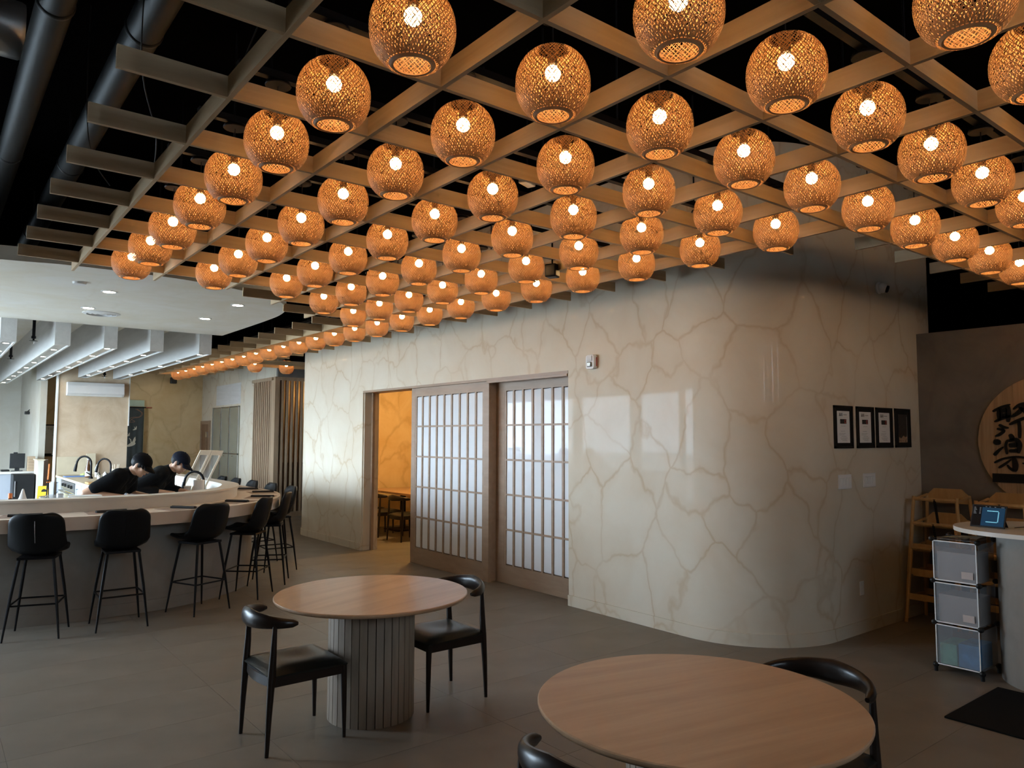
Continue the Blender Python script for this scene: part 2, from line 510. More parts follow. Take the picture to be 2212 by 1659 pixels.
# doorway lining
tr_ = thing('trim_1', 'wooden lining of the wide sliding doorway', 'trim', kind=S)
MB().box((UW - 0.004, DV0, DZ - 0.03), (UW + TH, DV1, DZ)).build('head_board', 'shoji_wood', tr_)
MB().box((UW + 0.02, DV1 - 0.022, 0), (UW + TH, DV1, DZ - 0.03)).build('side_board', 'plaster', tr_)
MB().box((UW + 0.13, DV1 - 0.07, 0), (UW + 0.17, DV1 - 0.022, DZ - 0.03)).build('door_stop', 'shoji_wood', tr_)
MB().box((UW + 0.0, DV0 + 0.02, DZ - 0.055), (UW + 0.02, 7.05, DZ - 0.03)).build('track_cover', 'shoji_wood', tr_)

# grey reception wall and the black void above it
U2 = 7.76
tag(MB().box((U2, -4.5, 0), (U2 + 0.12, VR, 2.73)).build('wall_far_right', 'concrete_grey'), 'dark grey concrete wall behind the round wooden sign', 'wall', kind=S)
tag(MB().box((9.4, -4.5, 0), (9.5, VR + 1.0, ZC)).build('wall_back_right', 'black_ceiling'), 'black wall in the dark gap above the grey wall', 'wall', kind=S)

# kitchen soffit with curved front and its raised back part
ZS = 3.14
front = catmull([(-2.8, 9.6), (-1.6, 8.5), (-0.6, 7.85), (0.2, 7.40), (0.62, 7.27), (0.91, 7.20), (1.4, 7.18), (1.9, 7.22), (2.4, 7.38), (2.85, 7.66), (3.13, 8.05), (3.27, 8.55), (3.31, 9.1), (3.32, 10.0), (3.32, 10.95)], 5)
poly = front + [(-2.8, 10.95)]
tag(MB().prism(poly, ZS, ZS + 0.12).build('ceiling_soffit', 'plaster_soffit'), 'lowered white ceiling with curved front edge above the sushi bar', 'ceiling', kind=S)
tag(MB().box((-2.8, 10.95, 3.36), (3.32, 20.8, 3.64)).build('ceiling_kitchen', 'plaster_soffit'), 'cream kitchen ceiling between the long light boxes', 'ceiling', kind=S)
tag(MB().box((3.32, 17.95, 3.30), (5.84, 20.8, 3.64)).build('ceiling_passage', 'plaster_far'), 'cream ceiling at the far end of the lantern row', 'ceiling', kind=S)

# far walls
VF, UF = 20.8, 5.84
tag(MB().box((2.0, VF, 0), (UF + 0.2, VF + 0.15, 3.34)).build('wall_far', 'plaster_far'), 'yellowish plaster wall at the far end beside the dark curtain', 'wall', kind=S)
tag(MB().box((UF, 15.47, 0), (UF + 0.18, VF, 3.34)).build('wall_far_side', 'plaster'), 'pale plaster wall around the glazed cabinet at the far end', 'wall', kind=S)
tag(MB().box((2.06, 17.1, 0), (3.33, 17.25, 3.36)).build('wall_kitchen', 'plaster_ac'), 'beige marbled kitchen wall under the white air conditioner', 'wall', kind=S)
tag(MB().box((2.035, 17.07, 0), (2.06, 17.25, 3.36)).build('trim_2', 'white_paint'), 'thin white edge strip on the kitchen wall', 'trim', kind=S)
tag(MB().box((3.33, 17.07, 1.9), (3.345, 17.25, 3.36)).build('trim_3', 'white_paint'), 'thin white edge strip right of the air conditioner', 'trim', kind=S)
tag(MB().box((1.90, 18.4, 0), (2.02, 22.5, 3.36)).build('wall_partition', 'plaster_pale'), 'pale partition wall at the far left of the kitchen', 'wall', kind=S)
tag(MB().box((-2.8, 22.4, 0), (1.92, 22.55, 3.64)).build('wall_far_left', 'plaster_pale'), 'pale plaster wall in the far left corner', 'wall', kind=S)

tag(MB().box((1.9, 22.6, 0), (9.5, 22.7, 3.3)).build('wall_far_light_block', 'black_ceiling'), 'added black wall stopping sky light behind the far walls', 'wall', kind=S)  # unseen blocker, added where sky light leaked in behind the screen
tag(MB().box((-2.9, 22.6, 3.3), (9.5, 22.7, ZC)).build('wall_far_sky_block', 'black_ceiling'), 'added black wall shutting out the sky above the far walls', 'wall', kind=S)  # added enclosure that keeps the bright sky out of the roof space
tag(MB().box((9.4, VR + 1.0, 0), (9.5, 22.7, ZC)).build('wall_far_right_sky_block', 'black_ceiling'), 'added black wall shutting out the sky at the far right', 'wall', kind=S)  # added side enclosure, blocks the sky beyond the room
tag(MB().box((UF, 15.47, 3.34), (UF + 0.18, VF, ZC)).build('wall_far_side_shade_top', 'black_ceiling'), 'top of the pale far side wall, coloured black for the dark roof space', 'wall', kind=S)  # darkness of the roof space put into the colour of this piece
# private room behind the sliding doors
tag(MB().box((8.3, VR + TH, 0), (8.4, 12.8, 3.0)).build('wall_room_back', 'plaster_far'), 'ochre wall of the private dining room seen through the doorway', 'wall', kind=S)
tag(MB().box((UW + TH, 12.60, 0), (8.4, 12.72, 3.0)).build('wall_room_end', 'plaster_far'), 'ochre end wall of the private dining room', 'wall', kind=S)
tag(MB().box((6.55, 12.50, 0), (6.72, 12.60, 2.9)).build('wall_room_pier', 'plaster_far'), 'shallow ochre pier on the private room wall', 'wall', kind=S)
tag(MB().box((UW + TH, VR + TH, 2.9), (8.4, 12.8, 3.0)).build('ceiling_room', 'plaster_far'), 'ceiling of the private dining room', 'ceiling', kind=S)

# left wall of windows, out of the frame: this is where the daylight comes from
lw = MB()
lw.box((WU - 0.12, -4.6, 0), (WU, 23.2, WIN_Z0)).box((WU - 0.12, -4.6, WIN_Z1), (WU, 23.2, ZC))
lw.box((WU - 0.12, 18.0, WIN_Z0), (WU, 23.2, WIN_Z1)).box((WU - 0.12, -4.6, WIN_Z0), (WU, 8.0, WIN_Z1))
tag(lw.build('wall_left', 'plaster_pale'), 'pale wall with a long row of windows', 'wall', kind=S)
for k in range(5):
    v0 = 8.0 + 2.0 * k
    w = MB().box((WU - 0.09, v0, WIN_Z0), (WU - 0.03, v0 + 0.16, WIN_Z1)).box((WU - 0.09, v0 + 1.84, WIN_Z0), (WU - 0.03, v0 + 2.0, WIN_Z1)).box((WU - 0.09, v0 + 0.16, 0.86), (WU - 0.03, v0 + 1.84, 0.92)).box((WU - 0.09, v0 + 0.16, WIN_Z1 - 0.06), (WU - 0.03, v0 + 1.84, WIN_Z1))
    tag(w.build('window_%d' % (k + 1), 'window_frame'), 'dark framed shop window in the left wall, number %s from the back' % ORD[k + 1], 'window', kind=S)
bw = MB()
BZ0, BZ1 = 2.35, 4.05
bw.box((-2.9, -4.62, 0), (9.6, -4.5, BZ0)).box((-2.9, -4.62, BZ1), (9.6, -4.5, ZC))
gaps = [(-0.2, 0.0), (0.6, 0.82), (1.5, 1.6), (2.4, 2.62), (3.5, 3.62)]
x = -2.9
for a_, b_ in gaps + [(9.6, 9.6)]:
    bw.box((x, -4.62, BZ0), (a_, -4.5, BZ1)); x = b_
tag(bw.build('wall_back', 'plaster_pale'), 'pale wall behind the camera with a window', 'wall', kind=S)
tag(MB().box((-60, -40, -0.4), (-2.95, 60, -0.15)).build('ground_outside', 'asphalt'), 'grey car park ground outside the windows', 'ground', kind=S)
tag(MB().box((-2.95, -40, -0.4), (12, -4.65, -0.15)).build('ground_outside', 'asphalt'), 'grey ground outside the back window', 'ground', kind=S)

# ================================================================== CEILING GRID AND LANTERNS
GU, GV, SU, SV = 0.288, 2.4065, 0.6286, 0.6145
def gu(i): return GU + SU * i
def gv(j): return GV + SV * j
GZ, GH, GT = 3.07, 0.09, 0.020
grid = thing('ceiling_grid', 'pale timber lattice of crossing boards hung below the black ceiling', 'ceiling grid')
jend = {1: 7.6, 2: 7.6, 3: 7.6, 4: 8.47, 5: 9.5, 6: 25.55, 7: 25.55, 8: 0.4, 9: 0.4, 10: 0.4, 11: 0.4, 12: 0.4}
for i, je in jend.items():
    v0, v1 = gv(-5.4), gv(je)
    MB().box((0, -GT / 2, 0), (v1 - v0, GT / 2, GH)).build('long_board', 'beam_wood', grid, loc=(gu(i), v0, GZ), rotz=PI / 2)
cell_me = MB().box((0, -GT / 2, 0), (SU - GT, GT / 2, GH - 0.002)).mesh('cross_board', 'beam_wood')
stub_cache = {}
def stub(L):
    L = round(L, 3)
    if L not in stub_cache:
        stub_cache[L] = MB().box((0, -GT / 2, 0), (L, GT / 2, GH - 0.002)).mesh('end_board', 'beam_wood')
    return stub_cache[L]
def cross(j, i0, i1, left=None, right=None):
    for i in range(i0, i1):
        put('cross_board', cell_me, grid, (gu(i) + GT / 2, gv(j), GZ + 0.001))
    if left is not None:
        put('end_board', stub(gu(i0) - GT / 2 - gu(left)), grid, (gu(left), gv(j), GZ + 0.001))
    if right is not None:
        put('end_board', stub(gu(right) - gu(i1) - GT / 2), grid, (gu(i1) + GT / 2, gv(j), GZ + 0.001))
for j in range(-5, 1): cross(j, 1, 12, 0.34, 12.4)
for j in range(1, 8): cross(j, 1, 7, 0.34, 7.63)
cross(8, 4, 7, 3.37, 7.63)
cross(9, 5, 7, 4.40, 7.63)
for j in range(10, 19): cross(j, 6, 7, 5.35, 7.63)
for j in (19, 20): cross(j, 6, 7, 5.35, 9.6)
for j in range(21, 26): cross(j, 6, 7, 5.35, 7.63)

# lantern: woven globe, bottom rim, lamp holder, bulb, cord and black cover plate
def prof(t):
    """t 0 bottom .. 1 top -> radius, height above the lantern middle"""
    z = -0.122 + 0.258 * t
    s = (z - 0.0) / 0.150
    r = 0.147 * max(0.0, 1 - abs(s) ** 2.15) ** (1 / 2.0)
    return max(r, 0.052), z
weave = MB()
def strands(n, twist, shrink, width, segs, ph=0.0):
    for sgn in (-1, 1):
        for k in range(n):
            a0 = 2 * PI * (k + ph) / n
            vs = []
            for i in range(segs + 1):
                t = i / segs
                r, z = prof(t)
                r -= shrink + (0.0012 if (sgn > 0) else 0.0)
                a = a0 + sgn * twist * (t - 0.5)
                # strip direction lies in the surface, about square to the helix
                da = width * (1 + 0.55 * max(0.0, (0.25 - t) / 0.25)) / 2 / max(r, 0.06)
                vs.append((r * math.cos(a - da), r * math.sin(a - da), z))
                vs.append((r * math.cos(a + da), r * math.sin(a + da), z))
            weave.add(vs, [(2 * i, 2 * i + 1, 2 * i + 3, 2 * i + 2) for i in range(segs)])
strands(66, 1.30, 0.0, 0.0034, 16)
strands(40, 1.75, 0.006, 0.0032, 14, 0.37)
weave_me = weave.mesh('woven_shade', 'bamboo')
rim_me = MB().lathe([(0.063, -0.127), (0.070, -0.129), (0.079, -0.121), (0.077, -0.117), (0.070, -0.122), (0.064, -0.122)], 28, closed=True).mesh('bottom_rim', 'bamboo', True)
bulb_b = MB(); bulb_b.ball((0, 0, 0.045), 0.031, 14, 9)
bulb_me = bulb_b.mesh('bulb', 'bulb', True)
holder_me = MB().lathe([(0.013, 0.074), (0.019, 0.080), (0.019, 0.125), (0.024, 0.132), (0.022, 0.140), (0.004, 0.142)], 16).mesh('lamp_holder', 'black_plastic', True)
cord_me = MB().lathe([(0.0028, 0.140), (0.0028, 0.272)], 6).mesh('cord', 'black_plastic')
plate_me = MB().lathe([(0.058, 0.268), (0.060, 0.272), (0.056, 0.284), (0.030, 0.297), (0.001, 0.299)], 20).mesh('cover_plate', 'black_metal', True)
rows = {1: list(range(-1, 7)), 2: list(range(-2, 7)), 3: list(range(-3, 7)), 4: list(range(-3, 8)), 5: list(range(-2, 9)), 6: list(range(-2, 25)), 7: [-2, -1], 8: [-1], 9: [-1], 10: [-1]}
rowname = {1: 'row at the left edge of the grid', 2: 'second row from the grid left edge', 3: 'third row from the grid left edge', 4: 'fourth row from the grid left edge',
           5: 'row next to the one along the cream wall', 6: 'long row along the cream wall'}
def lantern(u, v, label, group):
    t = thing('woven_lantern', label, 'lantern', (u, v, 3.065), random.uniform(0, 2 * PI), group)
    put('woven_shade', weave_me, t); put('bottom_rim', rim_me, t); put('bulb', bulb_me, t)
    put('lamp_holder', holder_me, t); put('cord', cord_me, t); put('cover_plate', plate_me, t)
LG = 'woven bamboo lanterns in the ceiling grid'
for i, js in rows.items():
    for j in js:
        n = js[-1] - j + 1
        if i <= 6:
            lab = 'woven lantern, %s from the far end, %s' % (ORD[n] if n > 1 else 'the last', rowname[i])
            if n == 1: lab = 'woven lantern, farthest of the %s' % rowname[i]
        else:
            lab = {(7, -2): 'woven lantern cut by the right picture edge, below the two largest there', (7, -1): 'woven lantern, first of four trailing above the dark wall at right',
                   (8, -1): 'woven lantern, second of four trailing above the dark wall at right', (9, -1): 'woven lantern, third of four trailing above the dark wall at right',
                   (10, -1): 'woven lantern, last of four trailing above the dark wall at right'}[(i, j)]
        lantern(gu(i + .5), gv(j + .5), lab, LG)
for i, j in ((5, -3), (6, -3), (7, -3), (8, -2), (8, -3), (9, -2), (9, -3), (10, -2), (10, -3), (11, -1)):
    lantern(gu(i + .5), gv(j + .5), 'woven lantern past the right picture edge, %s row, %s from row end' % (ORD[i], ORD[-j]), LG)
lantern(gu(7.5), gv(19.5), 'small woven lantern on its own left of the one before the slatted screen', LG)
lantern(gu(8.5), gv(19.5), 'small woven lantern directly in front of the slatted screen top', LG)
# black channels that carry the cover plates, threaded rods up to the roof
k = 0
for j in range(-3, 9):
    i0 = 1.2 if j <= 6 else (4.2 if j == 7 else 5.2)
    i1 = 7.0 if j >= 0 else (9.0 if j < -1 else 11.0)
    v = gv(j + .5)
    t = thing('ceiling_channel', 'black steel channel above the grid, %s from the far end' % ORD[9 - j], 'channel', (0, 0, 0), 0, 'black channels above the grid')
    MB().box((gu(i0), v - 0.02, 3.364), (gu(i1), v + 0.02, 3.40)).build('rail', 'black_metal', t)
    for q in (i0 + 0.6, (i0 + i1) / 2, i1 - 0.6):
        MB().tube([(gu(q), v, 3.39), (gu(q), v, ZC)], 0.006, 6).build('hanger_rod', 'black_metal', t)
t = thing('ceiling_channel', 'black steel channel above the long lantern row beside the cream wall', 'channel', (0, 0, 0), 0, 'black channels above the grid')
MB().box((gu(6.5) - 0.02, gv(9), 3.364), (gu(6.5) + 0.02, gv(25.2), 3.40)).build('rail', 'black_metal', t)
for q in (10, 13, 16, 19, 22, 25):
    MB().tube([(gu(6.5), gv(q), 3.39), (gu(6.5), gv(q), ZC)], 0.006, 6).build('hanger_rod', 'black_metal', t)
t = thing('ceiling_channel', 'short black channel over the two lone lanterns near the slatted screen', 'channel', (0, 0, 0), 0, 'black channels above the grid')
MB().box((gu(7.1), gv(19.5) - 0.02, 3.364), (gu(8.9), gv(19.5) + 0.02, 3.40)).build('rail', 'black_metal', t)
MB().tube([(gu(8), gv(19.5), 3.39), (gu(8), gv(19.5), ZC)], 0.006, 6).build('hanger_rod', 'black_metal', t)

# ducts in the dark roof space
def duct(u, z, r, v0, v1, label):
    t = thing('round_duct', label, 'duct', (0, 0, 0))
    M_ = Matrix.Translation((u, v0, z)) @ Matrix.Rotation(-PI / 2, 4, 'X')
    MB().lathe([(r, 0), (r, v1 - v0)], 32, M_).build('pipe', 'black_duct', t, True)
    for q in (1.2, 3.6, 6.0, 8.4, 10.8):
        if v0 + q < v1:
            MB().lathe([(r + 0.001, q - 0.02), (r + 0.006, q - 0.012), (r + 0.006, q + 0.012), (r + 0.001, q + 0.02)], 32, M_).build('joint_ring', 'black_duct', t, True)
            MB().tube([(u, v0 + q + 0.1, z + r), (u, v0 + q + 0.1, ZC)], 0.008, 6).build('strap', 'black_metal', t)
duct(0.785, 3.75, 0.085, -2.0, 12.0, 'black round duct seen behind the ends of the grid boards')
duct(0.40, 3.75, 0.078, -2.0, 12.0, 'larger black round duct at the far left of the ceiling')
t = thing('metal_duct', 'bare galvanised duct piece at the left picture edge', 'duct')
MB().lathe([(0.16, -1.2), (0.16, 0.28), (0.150, 0.30)], 24, Matrix.Translation((0.05, 5.0, 4.02)) @ Matrix.Rotation(PI / 2, 4, 'Y')).build('pipe', 'galvanized', t, True)
MB().lathe([(0.163, 0.05), (0.172, 0.06), (0.172, 0.08), (0.163, 0.09)], 24, Matrix.Translation((0.05, 5.0, 4.02)) @ Matrix.Rotation(PI / 2, 4, 'Y')).build('collar', 'galvanized', t, True)
for n, (p, lab) in enumerate([([(0.62, 3.0, 4.1), (0.66, 3.4, 3.55), (0.74, 3.75, 3.38), (0.9, 4.2, 3.30), (0.98, 4.6, 3.24)], 'thin grey cable drooping beside the first grid board'),
                      ([(0.60, 4.4, 4.0), (0.63, 4.6, 3.5), (0.70, 4.8, 3.3), (0.84, 5.1, 3.25)], 'thin grey cable looping between the third and fourth board ends'),
                      ([(1.0, 2.6, 3.6), (0.99, 3.2, 3.25), (0.985, 4.2, 3.2), (0.99, 5.4, 3.2)], 'grey cable lying along the outer grid board')]):
    tag(MB().tube(catmull(p, 6), 0.003, 6).build('cable', 'black_duct', smooth=True), lab, 'cable')
t = thing('ceiling_spotlight', 'black square spotlight hanging between the lanterns near the wall', 'spotlight', (4.02, 4.55, 3.03), R(25))
MB().box((-0.05, -0.05, -0.02), (0.05, 0.05, 0.09)).build('housing', 'black_metal', t, bevel=0.012)
MB().tube([(0, 0, 0.08), (0, 0, 1.17)], 0.008, 6).build('stem', 'black_metal', t)
t = thing('grey_sensor', 'small grey box fixture above the grid among the lanterns', 'sensor', (2.95, 3.58, 3.30), R(20))
MB().box((-0.06, -0.03, 0), (0.06, 0.03, 0.03)).build('body', 'galvanized', t, bevel=0.006)
MB().tube([(0, 0, 0.02), (0, 0, 0.9)], 0.006, 6).build('rod', 'black_metal', t)

# ================================================================== SLIDING DOORS
def shoji(name, label, u, v0, v1, stileL, stileR, cols, z0, zt):
    """door in the plane u; v0 right edge, v1 left edge; panes between stiles"""
    t = thing(name, label, 'sliding door')
    T = 0.045
    zr0, zr1 = 0.215, 2.235
    MB().box((u, v1 - stileL, z0), (u + T, v1, zt)).build('stile', 'shoji_wood', t)
    MB().box((u, v0, z0), (u + T, v0 + stileR, zt)).build('stile', 'shoji_wood', t)
    a, b_ = v0 + stileR, v1 - stileL
    MB().box((u, a, z0), (u + T, b_, zr0)).build('bottom_rail', 'shoji_wood', t)
    MB().box((u, a, zr1), (u + T, b_, zt)).build('top_rail', 'shoji_wood', t)
    n = cols
    pw = (b_ - a) / n
    hb = (zr1 - zr0) / 5
    mt, mh = 0.030, 0.022
    vm = MB().box((0, -mt / 2, 0), (0.024, mt / 2, zr1 - zr0)).mesh('muntin', 'shoji_wood')
    for k in range(n + 1):
        off = mt / 2 if k == 0 else (-mt / 2 if k == n else 0)
        put('muntin', vm, t, (u + 0.002, a + pw * k + off, zr0))
    hm = MB().box((0, 0, -mh / 2), (0.020, pw - mt, mh / 2)).mesh('cross_bar', 'shoji_wood')
    pm = MB().box((0, 0, 0), (0.006, pw - mt, hb - mh)).mesh('pane', 'acrylic')
    for k in range(n):
        for r in range(5):
            if r: put('cross_bar', hm, t, (u + 0.004, a + pw * k + mt / 2, zr0 + hb * r))
            put('pane', pm, t, (u + 0.014, a + pw * k + mt / 2, zr0 + hb * r + mh / 2))
    return t
d1 = shoji('shoji_door', 'wooden sliding lattice door with white panes beside the open doorway', 5.235, 7.06, 8.835, 0.10, 0.10, 9, 0.003, 2.352)
MB().box((5.28, 7.06, 0.012), (5.345, 7.085, 2.352)).build('edge_post', 'shoji_wood', d1)
MB().box((5.28, 7.085, 0.02), (5.286, 8.83, 2.34)).build('backing', 'acrylic', d1)
d2 = shoji('shoji_door', 'rear wooden sliding lattice door half hidden by the veined wall', 5.36, 5.30, 7.16, 0.24, 0.10, 9, 0.003, 2.345)
MB().box((5.405, 5.32, 0.03), (5.411, 7.05, 2.34)).build('backing', 'acrylic', d2)

# ================================================================== THINGS ON THE ROUNDED WALL
t = thing('alarm_strobe', 'white fire alarm strobe on the wall right of the doors', 'alarm', (UW, 5.262, 2.437))
MB().prism(superellipse(0.06, 0.072, 5, 28), 0, 0.05, Matrix.Rotation(-PI / 2, 4, 'Y') @ Matrix.Rotation(PI / 2, 4, 'Z')).build('case', 'white_plastic', t, bevel=0.008)
MB().box((-0.058, -0.035, 0.008), (-0.05, 0.035, 0.06)).build('sounder_grille', 'label_white', t, bevel=0.004)
MB().box((-0.066, -0.03, -0.05), (-0.05, 0.03, 0.0)).build('flash_lens', 'chrome', t, bevel=0.012)
MB().box((-0.02, -0.0615, -0.045), (-0.008, -0.0595, 0.045)).build('red_lettering', 'ink_red', t)

for k, (a, zc) in enumerate([(6.105, 0), (6.492, 0), (6.853, 0), (7.226, 0)]):
    w = 0.325
    labs = ['black framed notice with blue glare, leftmost of four on the wall', 'black framed notice, second from the left of four on the wall',
            'black framed notice, third from the left of four on the wall', 'black frame with a dark food picture, rightmost of four']
    t = thing('picture_frame', labs[k], 'picture frame', (a + w / 2, VR, 1.788), 0, 'framed notices beside the light switches')
    h = 0.185
    for lo, hi in (((-w / 2, -0.0100, -h), (-w / 2 + 0.022, 0, h)), ((w / 2 - 0.022, -0.0100, -h), (w / 2, 0, h)), ((-w / 2, -0.0100, h - 0.018), (w / 2, 0, h)), ((-w / 2, -0.0100, -h), (w / 2, 0, -h + 0.018))):
        MB().box(lo, hi).build('frame_bar', 'black_plastic', t)
    MB().box((-w / 2 + 0.02, -0.0045, -h + 0.016), (w / 2 - 0.02, -0.0005, h - 0.016)).build('mount', 'matte_black', t)
    if k < 3:
        MB().box((-0.108, -0.0055, -0.138), (0.104, -0.0045, 0.138)).build('sheet', 'paper', t)
        y0, y1 = -0.0062, -0.0054
        g = MB()
        for q, x in enumerate((-0.066, -0.046, -0.026)):
            g.box((x - 0.008, y0, 0.114), (x + 0.008, y1, 0.117)).box((x - 0.002, y0, 0.094), (x + 0.002, y1, 0.124))
            g.box((x - 0.008, y0, 0.102), (x + 0.007, y1, 0.105)).box((x - 0.008 + 0.003 * q, y0, 0.094), (x - 0.005 + 0.003 * q, y1, 0.103)).box((x + 0.004, y0, 0.095), (x + 0.007, y1, 0.110))
        g.build('heading_characters', 'ink', t)
        g = MB()
        for q in range(5): g.box((0.0 + q * 0.012, y0, 0.102), (0.009 + q * 0.012, y1, 0.110))
        g.box((-0.075, y0, 0.083), (0.07, y1, 0.0845))
        g.build('heading_lettering', 'ink_grey', t)
        MB().box((-0.058, y0, 0.028), (0.048, y1, 0.068)).build('printed_card', 'ink', t)
        MB().lathe([(0.011, 0), (0.017, 0), (0.017, 0.0008), (0.011, 0.0008)], 20, Matrix.Translation((0.028, -0.0061, 0.048)) @ Matrix.Rotation(PI / 2, 4, 'X'), closed=True).build('printed_ring', 'ink_red', t)
        g = MB()
        for q, (x0, x1) in enumerate([(-0.04, 0.03), (-0.05, 0.02), (-0.075, 0.03), (-0.075, 0.01), (-0.04, 0.04), (-0.06, 0.06), (-0.05, 0.045), (-0.03, 0.05)]):
            z = (0.006, -0.038, -0.058, -0.070, -0.084, -0.098, -0.108, -0.120)[q]
            x = x0
            while x < x1:
                wd = random.uniform(0.005, 0.014)
                g.box((x, y0, z), (min(x + wd, x1), y1, z + 0.0035)); x += wd + 0.004
        g.build('text_lines', 'ink_grey', t)
    else:
        MB().box((-0.09, -0.0055, -0.14), (0.09, -0.0045, 0.13)).build('picture', 'photo_dark', t)
        MB().add([(-0.085, -0.0060, -0.138), (0.085, -0.0060, -0.138), (0.085, -0.0060, -0.075), (0.05, -0.0060, -0.09), (0.01, -0.0060, -0.07), (-0.04, -0.0060, -0.10), (-0.085, -0.0060, -0.085)], [(0, 1, 2, 3, 4, 5, 6)]).build('picture_food', 'photo_food', t)
        MB().box((0.083, -0.0062, -0.13), (0.088, -0.0054, 0.11)).build('picture_lettering', 'ink_grey', t)
for k, (a, lab) in enumerate([(6.264, 'white light switch plate with four rockers, left of two'), (6.70, 'white light switch plate with four rockers, right of two')]):
    t = thing('light_switch', lab, 'light switch', (a, VR, 1.315), 0, 'switch plates below the framed notices')
    MB().box((-0.112, -0.007, -0.062), (0.112, 0, 0.062)).build('plate', 'white_plastic', t, bevel=0.003)
    for q in range(4):
        x = -0.072 + 0.048 * q
        MB().add([(x - 0.017, -0.007, -0.034), (x + 0.017, -0.007, -0.034), (x + 0.017, -0.007, 0.034), (x - 0.017, -0.007, 0.034), (x - 0.017, -0.012, 0.03), (x + 0.017, -0.012, 0.03), (x + 0.017, -0.008, -0.03), (x - 0.017, -0.008, -0.03)],
                 [(4, 5, 6, 7), (0, 1, 6, 7), (3, 2, 5, 4), (0, 3, 4, 7), (1, 2, 5, 6)]).build('rocker', 'white_paint', t)
t = thing('wall_outlet', 'white power outlet low on the rounded wall', 'outlet', (6.505, VR, 0.382))
MB().box((-0.035, -0.006, -0.06), (0.035, 0, 0.06)).build('plate', 'white_plastic', t, bevel=0.003)
for z in (0.024, -0.024):
    MB().box((-0.017, -0.009, z - 0.016), (0.017, -0.006, z + 0.016)).build('socket', 'white_paint', t, bevel=0.004)
t = thing('security_camera', 'white turret security camera high on the rounded wall', 'security camera', (6.99, VR, 3.10))
MB().lathe([(0.055, 0), (0.058, 0.012), (0.050, 0.022)], 24, Matrix.Rotation(PI / 2, 4, 'X')).build('base_ring', 'white_plastic', t, True)
MB().ball((0.004, -0.040, -0.005), 0.048, 20, 12).build('ball_housing', 'white_plastic', t, True)
MB().lathe([(0.034, 0.026), (0.034, 0.050), (0.026, 0.054), (0.001, 0.050)], 20, Matrix.Translation((0.004, -0.040, -0.005)) @ Matrix.Rotation(R(20), 4, 'Z') @ Matrix.Rotation(R(110), 4, 'X')).build('lens_window', 'black_plastic', t, True)

# ================================================================== RECEPTION CORNER
t = thing('round_sign', 'round wooden sign with black brush characters on the grey wall', 'sign', (U2, 2.155, 1.66))
Rm = 0.60
npl = 8
for k in range(npl):
    y0, y1 = -Rm + 2 * Rm * k / npl + 0.001, -Rm + 2 * Rm * (k + 1) / npl - 0.001
    pts = []
    for q in range(9):
        y = y0 + (y1 - y0) * q / 8
        pts.append((y, math.sqrt(max(Rm * Rm - y * y, 0.0))))
    polyp = [(y, -z) for y, z in pts] + [(y, z) for y, z in reversed(pts)]
    MB().add([(-0.03, y, z) for y, z in polyp] + [(-0.002, y, z) for y, z in polyp],
             [tuple(range(18)), tuple(reversed(range(18, 36)))] + [(q, (q + 1) % 18, 18 + (q + 1) % 18, 18 + q) for q in range(18)]).build('plank', 'sign_wood', t)
def brush(pts, ws):
    """brush stroke: (y offset to the left, z) in metres about the sign middle, raised from the face"""
    P = catmull(pts, 9 if len(pts) < 3 else 6)
    W_ = []
    for i in range(len(P)):
        f = i / (len(P) - 1) * (len(ws) - 1)
        a = int(min(f, len(ws) - 2)); W_.append(ws[a] + (ws[a + 1] - ws[a]) * (f - a))
    W_ = [w * max(0.25, (1 - abs(2 * i / (len(P) - 1) - 1) ** 6)) ** 0.5 for i, w in enumerate(W_)]
    A = offset(P, 1)
    L_, R_ = [], []
    for i, p in enumerate(P):
        n = (A[i][0] - p[0], A[i][1] - p[1])
        L_.append((p[0] + n[0] * W_[i], p[1] + n[1] * W_[i])); R_.append((p[0] - n[0] * W_[i], p[1] - n[1] * W_[i]))
    ring = L_ + R_[::-1]
    n = len(ring); c = len(P)
    vs = [(-0.046, y, z) for y, z in ring] + [(-0.03, y, z) for y, z in ring]
    fs = [(i, i + 1, n - 2 - i, n - 1 - i) for i in range(c - 1)] + [(i, (i + 1) % n, n + (i + 1) % n, n + i) for i in range(n)]
    MB().add(vs, fs).build('brush_stroke', 'matte_black', t)
